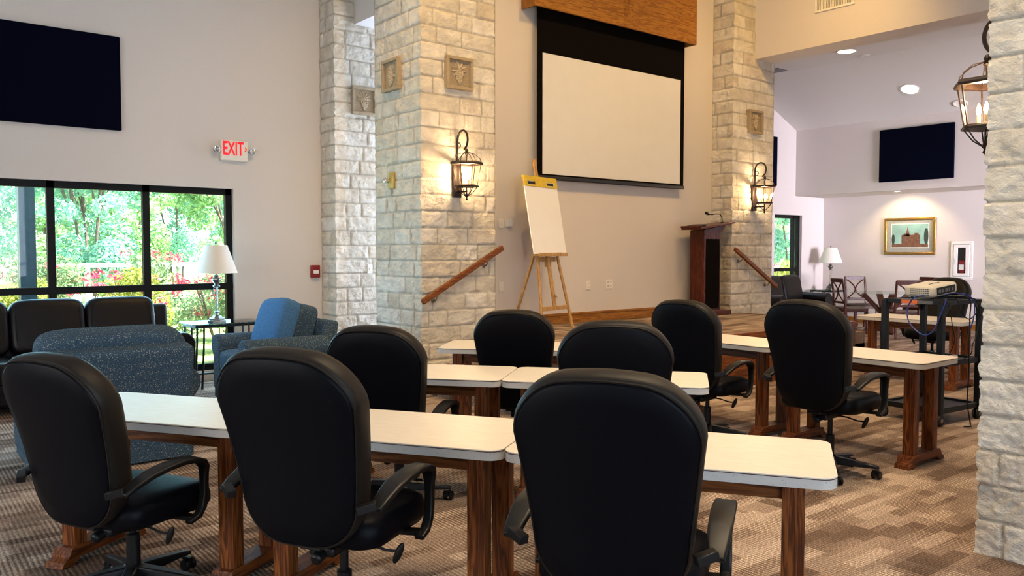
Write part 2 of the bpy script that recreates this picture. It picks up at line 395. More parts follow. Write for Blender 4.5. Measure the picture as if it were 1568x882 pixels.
box_struct('wall_header_east', (10.63, 11.10, -4.0, 8.30, 4.40, CEIL), M['paint'])
box_struct('wall_header_west', (4.98, 5.45, 8.30, 9.29, 4.36, CEIL), M['paint'])
box_struct('wall_passage', (7.30, 7.40, 8.30, YN, 4.3, CEIL), M['paint'])
pf = MB()
for a in ((8.30, 8.37, 0, 4.3), (9.62, 9.69, 0, 4.3), (8.37, 9.62, 4.23, 4.3), (8.37, 9.62, 2.2, 2.28), (8.96, 9.03, 0, 4.3)): pf.box(7.32, 7.38, *a)
struct('window_6', pf, M['winframe'], smooth=0)
# window frames
def window_y(name, w, mull, trans, y=YN + 0.09, mw=0.075):
    f = MB(); x0, x1, z0, z1 = w
    f.box(x0, x1, y - .035, y + .035, z0, z0 + mw); f.box(x0, x1, y - .035, y + .035, z1 - mw, z1)
    f.box(x0, x0 + mw, y - .035, y + .035, z0, z1); f.box(x1 - mw, x1, y - .035, y + .035, z0, z1)
    for m in mull: f.box(m - mw / 2, m + mw / 2, y - .035, y + .035, z0, z1)
    for t in trans: f.box(x0, x1, y - .04, y + .04, t - mw / 2, t + mw / 2)
    fo = struct(name, f, M['winframe'], smooth=0)
    MB().box(x0 + .01, x1 - .01, y - .004, y + .004, z0 + .01, z1 - .01).build('glass_pane', M['glass'], fo, smooth=0)
window_y('window_1', W1, [-0.23, 0.71, 1.65, 2.60], [1.11])
window_y('window_2', W2, [15.60], [1.13], mw=0.07)
def window_x(name, w, x, mull, trans):
    f = MB(); y0, y1, z0, z1 = w; mw = .075
    f.box(x - .035, x + .035, y0, y1, z0, z0 + mw); f.box(x - .035, x + .035, y0, y1, z1 - mw, z1)
    for m in [y0 + mw / 2, y1 - mw / 2] + mull: f.box(x - .035, x + .035, m - mw / 2, m + mw / 2, z0, z1)
    for t in trans: f.box(x - .04, x + .04, y0, y1, t - mw / 2, t + mw / 2)
    struct(name, f, M['winframe'], smooth=0)
window_x('window_3', W3, -4.08, [2.15, 3.3, 4.45], [1.2])
window_y('window_4', W4, [-1, 0.5, 2.0], [1.2], y=-4.08)
window_y('added_window_5', W5, [12.8, 14.0], [1.2], y=-4.08)  # unseen window, added to go with the back-room fill lamp

# ------------------------------------------------------------------ stage with side steps
SF, SZ = 5.50, 0.60
fs = MB().box(5.60, 10.26, SF, YS, 0, SZ)
for i, z in enumerate((0.45, 0.30, 0.15)):
    a = 0.28 * (i + 1)
    fs.box(5.60 - a, 5.61, SF, YP, 0, z); fs.box(10.25, 10.26 + a, SF, YP, 0, z)
struct('floor_stage', fs, M['carpet'], smooth=0)
tr = MB()
tr.box(5.58, 10.28, SF - .045, SF + .03, SZ - .06, SZ + .008)     # nosing
tr.box(5.60, 10.26, SF - .02, SF, 0.0, SZ - .06)
for k in range(6):                                                   # raised panels on the stage front
    x0 = 5.66 + k * 0.765
    tr.box(x0, x0 + .70, SF - .032, SF - .02, 0.13, 0.49)
    tr.box(x0 + .06, x0 + .64, SF - .042, SF - .032, 0.19, 0.43)
tr.box(5.60, 10.26, SF - .036, SF - .02, 0.0, 0.09)
struct('trim_1', tr, M['rail'], smooth=0, bevel=.006)
for nm, sg, x in (('trim_2', -1, 5.60), ('trim_3', 1, 10.26)):
    t = MB()
    for i, z in enumerate((0.60, 0.45, 0.30, 0.15)):
        xa = x + sg * 0.28 * i
        lo, hi = sorted((xa, xa + sg * 0.03)); t.box(lo, hi, SF, YP - .01, z - .03, z + .008)
    struct(nm, t, M['rail'], smooth=0, bevel=.005)
bb = MB().box(5.72, 9.98, YS - .020, YS, SZ, SZ + .105).box(5.72, 9.98, YS - .032, YS, SZ, SZ + .055).box(5.72, 9.98, YS - .026, YS, SZ + .105, SZ + .135)
struct('baseboard_stage', bb, M['oak'], smooth=0, bevel=.006)
struct('baseboard_back_room', MB().box(XE - .02, XE, 0, YN - .01, 0, .12), M['oak'], smooth=0)

# ------------------------------------------------------------------ rock-faced stone pillars
HC = 0.178
def layout(width, seed, n, ends):
    rnd = random.Random(seed); rows = []
    for i in range(n):
        cuts = [0.0]; x = rnd.choice((.10, .16, .24, .34, .46)) + (0.05 if i % 2 else 0)
        while x < width - 0.09:
            cuts.append(x); x += rnd.choice((.22, .30, .36, .44, .52, .60)) * rnd.uniform(.9, 1.1)
        cuts.append(width)
        if seed // 10 == 4:
            cuts = [c for c in cuts if c < width - .42] + ([width - .125, width] if i % 2 else [width - .36, width])
        rows.append((cuts, [rnd.random() for _ in cuts]))
    return rows
def pillar(x0, x1, y0, y1, top, faces, seed, res=0.0125, label=None):
    nrow = int(top / HC) + 1
    lays = {}
    spec = {'S': (x1 - x0), 'N': (x1 - x0), 'W': (y1 - y0), 'E': (y1 - y0)}
    corner = {'S': ('W', 'E'), 'N': ('W', 'E'), 'W': ('S', 'N'), 'E': ('S', 'N')}
    for k in faces: lays[k] = layout(spec[k], seed * 10 + ord(k), nrow, None)
    def disp(k, u, z):
        L = spec[k]; i = min(int(z / HC), nrow - 1); cuts, rv = lays[k][i]
        dz = min(z - i * HC, (i + 1) * HC - z) if i else min(z + .02, HC - z)
        j = 0
        while j < len(cuts) - 2 and u > cuts[j + 1]: j += 1
        a, b = cuts[j], cuts[j + 1]
        du = min(u - a if a > 0 or corner[k][0] not in faces else 9, b - u if b < L or corner[k][1] not in faces else 9)
        so = ord(k) * 3.7 + seed * 11.3
        wob = noise.noise(Vector((u * 14 + so, z * 14, 1.7))) * .0045
        e = min(du, dz) + wob - .0035
        t = max(0.0, min(1.0, e / .010)); t = t * t * (3 - 2 * t)
        P = Vector((u * 7 + so + rv[j] * 50, z * 9 + rv[j] * 30, rv[j] * 9))
        r = noise.fractal(P * 1.3, 0.8, 2.2, 5) * .010 - abs(noise.noise(P * 2.6)) * .012 + abs(noise.noise(P * 0.8 + Vector((3, 1, 5)))) * .010
        tilt = (rv[j] - .5) * .010
        dep = .012 if seed == 4 else .018
        d = -dep + t * (dep - .001 + r + tilt)
        return d, (0.0 if t > .6 else 1.0 - t / .6), rv[j]
    vs, fc, col = [], [], []
    nz = int(top / res)
    for k in spec:
        L = spec[k]; nu = max(2, int(L / res)) if k in faces else 1; nzz = nz if k in faces else 1
        o = len(vs)
        for iz in range(nzz + 1):
            z = top * iz / nzz
            for iu in range(nu + 1):
                u = L * iu / nu
                d, mo, rv = disp(k, u, z) if k in faces else (-.004, 0, .5)
                ex = 0.0
                if iu in (0, nu):
                    nb = corner[k][0 if iu == 0 else 1]
                    if nb in faces:
                        un = 0.0 if k in ('S', 'W') else spec[nb]
                        ex = disp(nb, un, z)[0]
                    else: ex = -.004
                    if k not in faces: ex = -.004
                if iu == 0: ud = u - ex
                elif iu == nu: ud = u + ex
                else: ud = u
                if k == 'S': p = (x0 + ud, y0 - d, z)
                elif k == 'N': p = (x0 + ud, y1 + d, z)
                elif k == 'W': p = (x0 - d, y0 + ud, z)
                else: p = (x1 + d, y0 + ud, z)
                vs.append(p); col.append((rv, mo, 0, 1))
        for iz in range(nzz):
            for iu in range(nu):
                a = o + iz * (nu + 1) + iu
                q = (a, a + 1, a + nu + 2, a + nu + 1)
                fc.append(q if k in ('S', 'E') else q[::-1])
    me = bpy.data.meshes.new('stone_pillar'); me.from_pydata(vs, [], fc); me.materials.append(M['stone'])
    at = me.attributes.new('stone', 'FLOAT_COLOR', 'POINT'); at.data.foreach_set('color', np.array(col, dtype=np.float32).ravel())
    for p in me.polygons: p.use_smooth = True
    o = bpy.data.objects.new('stone_pillar', me); COL.objects.link(o)
    tag(o, label, 'pillar', kind='structure')
    return o
pillar(4.70, 5.70, 7.33, 8.30, CEIL, 'WS', 1, label='wide limestone block pillar left of the screen with a lit lantern')
pillar(10.10, 11.14, 7.33, 8.30, CEIL, 'WS', 2, res=.015, label='limestone block pillar behind the wooden lectern')
pillar(4.70, 5.45, 9.29, 9.69, CEIL, 'WS', 3, res=.014, label='pale limestone pillar at the window wall by the red alarm')
pillar(4.42, 5.40, 0.75, 1.70, CEIL, 'WN', 4, res=.008, label='nearest limestone pillar at the right edge')

# ------------------------------------------------------------------ wall fittings
def plaque(label, c, face, s=0.35):
    t = thing('relief_tile', label, 'wall tile', c, {'S': 0, 'W': -PI / 2}[face], 'grapevine relief tiles')
    h = s / 2; w = .035
    f = MB()
    for a in ((-h, h, -h, -h + w), (-h, h, h - w, h), (-h, -h + w, -h + w, h - w), (h - w, h, -h + w, h - w)):
        f.box(a[0], a[1], -.058, .02, a[2], a[3])
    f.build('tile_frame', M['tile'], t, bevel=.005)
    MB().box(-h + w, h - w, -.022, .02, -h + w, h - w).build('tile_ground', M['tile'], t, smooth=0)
    g = MB(); rnd = random.Random(len(label))
    for i, n in enumerate((3, 4, 4, 3, 3, 2, 1)):
        for k in range(n):
            g.ellipsoid(((k - (n - 1) / 2) * .026 + rnd.uniform(-.003, .003), -.030, .022 - i * .021), .0145, .020, .0145, nu=10, nv=8)
    g.build('grape_cluster', M['tile_relief_lit'], t)
    lf = MB()
    for a, L in ((28, .12), (62, .115), (95, .10), (125, .125), (158, .125), (190, .115), (-5, .11), (-38, .10), (222, .105)):
        ca, sa = math.cos(math.radians(a)), math.sin(math.radians(a)); q = Vector((-sa, 0, ca))
        p0, p1 = Vector((0, -.022, .03)), Vector((ca * L, -.022, .03 + sa * L)); m = (p0 + p1) / 2
        lf.add([p0, m + q * .017 + Vector((0, .0, 0)), p1, m - q * .017, m + Vector((0, -.026, 0))], [(0, 1, 4), (1, 2, 4), (2, 3, 4), (3, 0, 4)])
    lf.tube([(-.035, -.026, .125), (-.008, -.032, .08), (0, -.034, .03)], .008, 6)
    lf.build('vine_leaves', M['tile_relief_lit'], t, smooth=0)
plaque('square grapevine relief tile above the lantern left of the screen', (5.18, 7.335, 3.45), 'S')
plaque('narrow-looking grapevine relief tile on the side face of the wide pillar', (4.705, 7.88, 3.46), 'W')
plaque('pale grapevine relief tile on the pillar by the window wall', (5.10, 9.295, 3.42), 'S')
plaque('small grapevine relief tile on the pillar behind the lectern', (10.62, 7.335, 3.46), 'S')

def lantern(label, loc, rz):
    t = thing('wall_lantern', label, 'lantern', loc, rz, 'iron wall lanterns on the stone pillars')   # local: wall behind at +y, lantern hangs at y=-0.19
    b = M['bronze']; cy = -.20
    MB().box(-.055, .055, -.035, .0, -.36, .03).build('back_plate', b, t, bevel=.008)
    MB().tube([(0, -.02, -.3), (0, -.07, -.30), (0, cy, -.30)], .011, 8).build('lower_arm', b, t)
    sc_ = [(0, -.02, -.05), (0, -.03, .1), (0, -.035, .2)] + [(0, -.125 + .09 * math.cos(math.radians(a)), .24 + .10 * math.sin(math.radians(a))) for a in range(165, -100, -15)][::1]
    sc_ = [(p[0], -.035 - (p[1] + .035) - .0 if False else p[1], p[2]) for p in sc_]
    pts = [(0, -.02, -.05), (0, -.03, .10)] + [(0, -.125 + .095 * math.cos(math.radians(a)), .25 + .105 * math.sin(math.radians(a))) for a in range(0, 265, 14)]
    MB().tube(pts, [.013] * 8 + [.012] * (len(pts) - 8), 8).build('scroll_arm', b, t)
    MB().tube([(0, -.035, .2)] + [(0, -.06 + .028 * math.cos(a), .20 + .028 * math.sin(a)) for a in np.linspace(0, 5, 12)], .006, 6).build('inner_scroll', b, t)
    MB().lathe([(.004, .155), (.012, .15), (.02, .13), (.012, .115), (.022, .10), (.010, .085), (.006, .05), (.006, .0)], (0, cy, 0), 10).build('hanger', b, t)
    n = 6; R1, R2, zt, zb = .155, .112, -.005, -.245
    ring = lambda R, z: [(R * math.cos(2 * PI * k / n + PI / 6), cy + R * math.sin(2 * PI * k / n + PI / 6), z) for k in range(n)]
    MB().rings([ring(R1 + .018, zt - .014), ring(R1 + .024, zt), ring(R1 + .012, zt + .018), ring(R1 - .03, zt + .018), ring(R1 - .03, zt - .014)], False, False, True).build('top_ring', b, t, smooth=20)
    MB().rings([ring(R2 + .018, zb - .012), ring(R2 + .022, zb), ring(R2 + .010, zb + .012), ring(.01, zb + .006), ring(.01, zb - .012)], False, False, True).build('bottom_ring', b, t, smooth=20)
    c = MB()
    for p, q in zip(ring(R1, zt), ring(R2, zb)): c.tube([p, q], .0045, 6)
    c.build('cage_bars', b, t)
    d = MB()
    for k in range(n):
        a = 2 * PI * k / n + PI / 6; cx, sx = math.cos(a), math.sin(a)
        d.tube([(R1 * cx, cy + R1 * sx, zt + .015), (R1 * .93 * cx, cy + R1 * .93 * sx, .05), (R1 * .55 * cx, cy + R1 * .55 * sx, .095), (.01 * cx, cy + .01 * sx, .115)], .004, 5)
    d.build('crown_wires', b, t)
    d = MB()
    for k in range(n):
        a = 2 * PI * k / n + PI / 6; cx, sx = math.cos(a), math.sin(a)
        d.tube([(R2 * cx, cy + R2 * sx, zb - .01), (R2 * .6 * cx, cy + R2 * .6 * sx, zb - .07), (.012 * cx, cy + .012 * sx, zb - .11)], .004, 5)
    d.build('basket_wires', b, t)
    MB().lathe([(.004, -.40), (.014, -.385), (.006, -.37), (.018, -.355), (.012, -.335), (.006, -.32), (.006, zb)], (0, cy, 0), 10).build('finial', b, t)
    g = MB(); a, q = ring(R1 - .006, zt - .01), ring(R2 - .004, zb + .01)
    for k in range(n): g.add([a[k], a[(k + 1) % n], q[(k + 1) % n], q[k]], [(0, 1, 2, 3)])
    g.build('lantern_glass', M['lampglass'], t, smooth=0)
    for k in range(3):
        a = 2 * PI * k / 3 + .4; px, py = .04 * math.cos(a), cy + .04 * math.sin(a)
        s = MB().lathe([(.011, zb), (.011, zb + .065), (.004, zb + .066)], (px, py, 0), 10).build('candle_sleeve', M['candle'], t)
        MB().lathe([(.004, zb + .066), (.013, zb + .085), (.013, zb + .10), (.006, zb + .122), (.001, zb + .135)], (px, py, 0), 10).build('bulb', M['bulb'], s)
    l = bpy.data.lights.new('lantern_light', 'POINT'); l.energy = LANTERN; l.color = (1.0, 0.70, 0.38); l.shadow_soft_size = .05
    lo = bpy.data.objects.new('lantern_light', l); COL.objects.link(lo); lo.parent = t; lo.location = (0, cy, zb + .15)
lantern('iron lantern with lit bulbs on the wide pillar left of the screen', (5.15, 7.33, 2.47), 0)
lantern('iron lantern with lit bulbs on the pillar behind the lectern', (10.62, 7.33, 2.49), 0)
lantern('iron lantern half hidden by the nearest pillar, at the right edge', (4.93, 1.70, 2.47), PI)

def handrail(label, p, q):
    t = thing('handrail', label, 'handrail', (p[0], YP, p[2]), 0, 'sloping oak handrails')
    L = Vector((q[0] - p[0], 0, q[2] - p[2])); y = -.075
    a, c = Vector((0, y, 0)), Vector((L.x, y, L.z))
    m = MB().bar(a, c, .045, .062)
    MBr = m.build('rail', M['rail'], t, bevel=.012, seg=3)
    for f in (.17, .80):
        pt = Vector((L.x * f, y, L.z * f)); b = MB()
        b.lathe([(.028, .0), (.028, -.008), (.012, -.014)], (pt.x, 0, pt.z - .085), 14, 'y')
        b.tube([(pt.x, -.01, pt.z - .085), (pt.x, -.05, pt.z - .085), (pt.x, y, pt.z - .06), (pt.x, y, pt.z - .028)], .008, 8)
        b.build('bracket', M['nickel'], t)
handrail('sloping oak handrail on the wide pillar left of the screen', (4.66, YP, 0.99), (5.74, YP, 1.57))
handrail('sloping oak handrail on the pillar beside the lectern', (10.08, YP, 1.56), (11.17, YP, 0.97))

def acoustic(label, loc, w, h, rz):
    o = MB().box(-w / 2, w / 2, -.05, -.002, -h / 2, h / 2).build('acoustic_panel', M['navy'], bevel=.012)  # mounted flat on the wall with a hairline gap
    o.location = loc; o.rotation_euler = (0, 0, rz)
    tag(o, label, 'acoustic panel', 'dark fabric wall panels')
acoustic('dark navy fabric panel high on the window wall', (1.12, YN, 3.345), 2.44, 1.01, 0)
acoustic('dark navy fabric panel on the bulkhead of the back room', (15.55, 7.185, 3.345), 1.38, 1.0, -PI / 2)
acoustic('dark panel mostly hidden behind the pillar with the lectern', (13.9, YN, 3.35), 1.8, 1.0, 0)

# exit sign
t = thing('exit_sign', 'white exit sign with red letters between two emergency lamp heads', 'exit sign', (3.575, YN, 2.715))
MB().box(-.165, .165, -.055, 0, -.12, .12).build('housing', M['plate'], t, bevel=.012)
def text_mesh(name, s, size, mat, parent, loc, rot, sx=1.0, ext=.002):
    cu = bpy.data.curves.new(name, 'FONT'); cu.body = s; cu.size = size; cu.align_x = 'CENTER'; cu.align_y = 'CENTER'; cu.extrude = ext; cu.offset = size * .018
    o = bpy.data.objects.new(name, cu); COL.objects.link(o)
    dg = bpy.context.evaluated_depsgraph_get(); me = bpy.data.meshes.new_from_object(o.evaluated_get(dg))
    bpy.data.objects.remove(o); me.materials.clear(); me.materials.append(mat)
    n = bpy.data.objects.new(name, me); COL.objects.link(n); n.parent = parent; n.location = loc; n.rotation_euler = rot; n.scale = (sx, 1, 1)
    return n
text_mesh('exit_letters', 'EXIT', .225, M['exitred'], t, (-.018, -.0575, .018), (PI / 2, 0, 0), .54)
MB().bar((.122, -.056, .048), (.143, -.056, .022), .010, .006, (0, 1, 0)).bar((.143, -.056, .026), (.122, -.056, -.002), .010, .006, (0, 1, 0)).build('exit_arrow', M['exitred'], t, smooth=0)
for sx in (-1, 1):
    h = MB().tube([(sx * .16, -.03, .0), (sx * .195, -.04, .0)], .014, 8).lathe([(.012, .015), (.034, -.005), (.040, -.05), (.036, -.055), (.030, -.045), (.004, -.04)], (sx * .215, -.03, .005), 16, 'y')
    h.build('lamp_head', M['chrome'], t)
# fire alarm pull station
t = thing('fire_alarm_switch', 'small red fire alarm pull station beside the pale pillar', 'fire alarm', (4.60, YN, 1.27))
MB().box(-.06, .06, -.045, 0, -.08, .08).build('housing', M['red'], t, bevel=.008)
MB().box(-.035, .035, -.058, -.045, -.03, .015).build('pull_handle', M['white'], t, bevel=.004)
def plate(name, label, cat, loc, rz, w=.075, h=.118, kind='switch'):
    t = thing(name, label, cat, loc, rz)
    MB().box(-w / 2, w / 2, -.008, 0, -h / 2, h / 2).build('cover', M['plate'], t, bevel=.004)
    if kind == 'switch': MB().box(-.009, .009, -.016, -.008, -.017, .017).build('toggle', M['white'], t, bevel=.003)
    elif kind == 'box': MB().box(-w / 2 + .01, w / 2 - .01, -.03, -.008, -h / 2 + .008, h / 2 - .008).build('body', M['white'], t, bevel=.005)
    else:
        for cx in ((0,) if w < .1 else (-.027, .027)):
            for cz in (-.026, .026):
                s = MB().box(cx - .016, cx + .016, -.011, -.008, cz - .014, cz + .014).build('socket', M['white'], t, bevel=.003)
                q = MB()
                for dx in (-.006, .006): q.box(cx + dx - .0022, cx + dx + .0022, -.0125, -.011, cz - .005, cz + .008)
                q.build('slots', M['hole'], s, smooth=0)
plate('light_switch', 'ivory light switch on the stage wall next to the wide pillar', 'switch', (6.065, YS, 1.86), 0)
plate('thermostat_switch', 'small square ivory wall control right of the light switch', 'control', (6.18, YS, 1.865), 0, .10, .10, 'box')
plate('wall_outlet', 'low ivory wall plate beside the wide pillar near the easel', 'outlet', (6.07, YS, 1.10), 0, kind='switch')
plate('wall_outlet', 'single ivory outlet on the stage wall right of the easel', 'outlet', (7.52, YS, 1.08), 0, kind='outlet')
plate('wall_outlet', 'wide double outlet on the stage wall left of the lectern', 'outlet', (7.91, YS, 1.085), 0, .125, .125, 'outlet')
plate('light_switch', 'pale switch plate on the pillar by the window wall', 'switch', (5.17, 9.283, 1.30), 0)
t = thing('volume_control', 'brass wall plate with a chrome knob on the wide pillar', 'control', (4.692, 7.90, 2.31), -PI / 2)
MB().box(-.05, .05, -.025, .012, -.09, .09).build('plate', M['brass'], t, bevel=.008)
MB().lathe([(.028, -.025), (.03, -.06), (.022, -.075), (.004, -.078)], (-.06, .0, .0), 14, 'y').build('knob', M['chrome'], t)
# air grille on the header
t = thing('air_vent', 'louvred air grille high on the cream header wall', 'vent', (10.63, 6.07, 5.10), -PI / 2)
f = MB()
for a in ((-.29, .29, -.24, -.21), (-.29, .29, .21, .24), (-.29, -.26, -.21, .21), (.26, .29, -.21, .21)): f.box(a[0], a[1], -.015, 0, a[2], a[3])
f.build('frame', M['plate'], t, bevel=.003)
f = MB()
for k in range(22): f.box(-.25 + k * .0235, -.238 + k * .0235, -.012, -.002, -.21, .21)
f.build('louvres', M['plate'], t, smooth=0)
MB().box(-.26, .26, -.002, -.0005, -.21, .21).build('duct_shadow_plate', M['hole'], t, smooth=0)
# ceiling fittings of the back room
SL = math.atan(.4233)
def downlight(label, loc, tilt):
    t = thing('ceiling_light', label, 'ceiling light', loc, 0, 'recessed lights of the back room'); t.rotation_euler = (0, tilt, 0)
    MB().lathe([(.135, .004), (.165, -.002), (.168, -.012), (.15, -.016), (.135, -.006)], n=24).build('trim_ring', M['white'], t)
    MB().lathe([(.136, .001), (.136, -.007), (.001, -.010)], n=24).build('lens', M['can'], t)
    l = bpy.data.lights.new('downlight', 'SPOT'); l.energy = CANS; l.color = (1, .86, .68); l.spot_size = 2.2; l.spot_blend = .8; l.shadow_soft_size = .09
    lo = bpy.data.objects.new('downlight', l); COL.objects.link(lo); lo.parent = t; lo.location = (0, 0, -.03)
downlight('recessed light on the flat ceiling just past the header', (12.98, 7.18, 4.85), 0)
downlight('recessed light on the sloping ceiling above the dark panel', (14.72, 6.94, 4.401), SL)
t = thing('picture_spotlight', 'small recessed spotlight in the bulkhead soffit above the framed print', 'spotlight', (15.72, 7.62, 2.68))
MB().lathe([(.05, 0), (.07, -.004), (.068, -.016), (.05, -.018), (.045, -.008)], n=20).build('trim_ring', M['white'], t)
MB().lathe([(.047, -.002), (.04, -.013), (.001, -.016)], n=20).build('lens', M['can'], t)
def cplate(name, label, cat, loc, tilt, r, mat):
    o = MB().lathe([(r, 0), (r, -.012), (r * .86, -.02), (r * .8, -.014), (.002, -.014)], n=24).build(name, mat)
    o.location = loc; o.rotation_euler = (0, tilt, 0); tag(o, label, cat)
cplate('ceiling_speaker', 'round beige speaker grille on the sloping ceiling by the nearest lantern', 'speaker', (15.34, 6.34, 4.139), SL, .125, M['plate'])
cplate('smoke_detector', 'small round smoke detector beside the flat ceiling light', 'smoke detector', (13.5, 7.14, 4.85), 0, .08, M['ceil'])
o = MB().box(-.16, .16, -.13, .13, -.012, 0).build('ceiling_vent', M['grey'], bevel=.004); o.location = (13.35, 8.75, 4.85)
tag(o, 'grey square ceiling vent close to the pillar edge', 'vent')
# ------------------------------------------------------------------ projection screen and its valance
t = thing('projection_screen', 'large white projection screen with black border pulled down on the stage wall', 'projection screen', (7.94, YS - .09, 2.41))
wv = 1.385
MB().box(-wv, wv, -.004, .004, .05, 2.12).build('border', M['screen_black'], t, smooth=0)
MB().box(-wv + .085, wv - .085, -.008, -.004, .07, 1.54).build('screen_surface', M['screen_white'], t, smooth=0)
MB().bar((-wv - .01, 0, .025), (wv + .01, 0, .025), .035, .05).build('weight_bar', M['black_metal'], t, bevel=.01)
t = thing('screen_valance', 'golden oak valance box above the projection screen', 'valance', (7.89, YS, 4.44))
MB().box(-1.51, 1.51, -.25, -.225, 0, .85).build('front_board', M['oak'], t, bevel=.006)
MB().box(-1.51, -1.485, -.225, 0, 0, .85).build('end_board', M['oak'], t, smooth=0)
MB().box(1.485, 1.51, -.225, 0, 0, .85).build('end_board', M['oak'], t, smooth=0)
MB().box(-1.485, 1.485, -.225, 0, .80, .85).build('top_board', M['oak'], t, smooth=0)
m = MB()
m.box(.015, .03, -.258, -.25, 0, .85); m.box(.03, .18, -.262, -.25, .0, .85); m.box(.075, .135, -.268, -.262, .10, .85); m.box(.095, .115, -.274, -.268, .14, .85)
m.build('centre_moulding', M['oak_v'] if 'oak_v' in M else M['oak'], t, bevel=.003)

# ------------------------------------------------------------------ easel with flip chart (local: x to the right of the pad, -y is the front)
eh = math.radians(15)
E_ = thing('easel', 'pine display easel holding a flip chart on the stage', 'easel', (6.45, 7.10, SZ), eh)
lean = lambda z: .35 * z / 2.0
for s in (-1, 1):
    MB().bar((s * .325, 0, 0), (s * .165, lean(1.18), 1.18), .040, .022, (0, 1, 0)).build('front_leg', M['pine'], E_, bevel=.004)
MB().bar((0, lean(.24) , .24), (0, lean(2.02), 2.02), .062, .024, (0, 1, 0)).build('mast', M['pine'], E_, bevel=.006)
MB().bar((0, lean(1.15) + .03, 1.20), (-.15, .56, .0), .034, .022, (0, 1, 0)).build('rear_leg', M['pine'], E_, bevel=.004)
MB().bar((-.29, lean(.26) - .015, .26), (.29, lean(.26) - .015, .26), .016, .05).build('lower_crossbar', M['pine'], E_, bevel=.003)
MB().bar((-.19, lean(.86) + .02, .83), (.19, lean(.86) + .02, .83), .02, .055).build('upper_crossbar', M['pine'], E_, bevel=.003)
m = MB().box(-.30, .30, lean(.88) - .085, lean(.88) + .015, .868, .89).box(-.30, .30, lean(.88) - .095, lean(.88) - .08, .868, .91)
m.build('tray', M['pine'], E_, bevel=.004)
MB().box(-.035, .035, lean(.8) - .02, lean(.8) + .035, .74, .86).build('mast_clamp', M['pine'], E_, bevel=.006)
MB().tube([(0, lean(.40) - .04, .40), (0, lean(.40) + .03, .40)], .012, 10).tube([(-.025, lean(.4) - .035, .41), (.03, lean(.4) - .035, .385)], .006, 6).build('wing_nut', M['brass'], E_)
# flip chart pad, standing on the tray
P_ = thing('flip_chart', 'blank white flip chart pad with yellow binding standing on the easel', 'flip chart', (6.45, 7.10, SZ), eh)
R = Matrix.Translation((0, lean(.89) - .035, .892)) @ Matrix.Rotation(-math.atan(.175), 4, 'X')
MB().box(-.345, .345, -.016, -.002, 0, .88, R).build('paper_pad', M['paper'], P_, smooth=0)
MB().box(-.345, .345, -.002, .004, 0, .90, R).build('backing_board', M['grey'], P_, smooth=0)
m = MB()
for a in ((-.345, .345, .80, .822), (-.345, .345, .865, .925), (-.345, -.28, .822, .865), (-.12, .12, .822, .865), (.28, .345, .822, .865)):
    m.box(a[0], a[1], -.022, .008, a[2], a[3], R)
m.build('binding', M['yellow'], P_, smooth=0)
MB().box(-.27, .27, -.0165, -.0155, .826, .86, R).build('binding_slots', M['hole'], P_, smooth=0)
mk = MB().tube([(.10, lean(.89) - .070, .903), (.22, lean(.89) - .070, .903)], .0085, 10).build('marker_pen', M['plastic'])
mk.location = (6.45, 7.10, SZ); mk.rotation_euler = (0, 0, eh); tag(mk, 'black marker pen on the easel tray', 'marker')

# ------------------------------------------------------------------ lectern
L_ = thing('lectern', 'tall cherry wood lectern with black front panel on the stage', 'lectern', (9.61, 7.425, SZ))
MB().prism([(-.19, .07), (.19, .07), (.19, 1.29), (-.19, 1.225)], -.125, .125, 'y').build('body', M['cherry'], L_, bevel=.004)
MB().box(-.15, .16, -.131, -.125, .10, 1.10).build('front_panel', M['screen_black'], L_, smooth=0)
MB().box(-.24, .38, -.19, .16, 0, .07).build('plinth', M['cherry'], L_, bevel=.008)
R = Matrix.Translation((.02, 0, 1.285)) @ Matrix.Rotation(-.13, 4, 'Y')
MB().box(-.36, .44, -.19, .17, -.012, .016, R).build('reading_top', M['cherry'], L_, bevel=.006)
MB().box(-.37, -.34, -.19, .17, .016, .045, R).build('book_stop', M['cherry'], L_, bevel=.004)
MB().prism([(.19, 1.15), (.19, 1.29), (.36, 1.315)], -.10, -.08, 'y').prism([(.19, 1.15), (.19, 1.29), (.36, 1.315)], .08, .10, 'y').build('top_bracket', M['cherry'], L_, smooth=0)
nb = MB().box(-.13, .10, -.10, .12, 0, .022).build('notebook', M['leather'], None, bevel=.006)
nb.location = (9.61 - .19, 7.425 + .01, SZ + 1.278); nb.rotation_euler = (0, -.13, .15); tag(nb, 'black notebook lying on the lower end of the lectern top', 'notebook')
mic = thing('microphone', 'black gooseneck microphone on the lectern top', 'microphone', (9.61, 7.425, SZ))
MB().lathe([(.03, 1.338), (.03, 1.352), (.008, 1.358)], (.36, -.02, .0), 14).build('mic_base', M['plastic'], mic)
MB().tube([(.36, -.02, 1.35), (.355, -.02, 1.42), (.31, -.02, 1.465), (.22, -.02, 1.47), (.12, -.02, 1.455), (.05, -.02, 1.46)], .008, 8).build('gooseneck', M['plastic'], mic)
MB().tube([(.06, -.02, 1.459), (.03, -.02, 1.462), (-.02, -.02, 1.475), (-.035, -.02, 1.48)], [.014, .02, .022, .012], 10).build('mic_capsule', M['plastic'], mic)

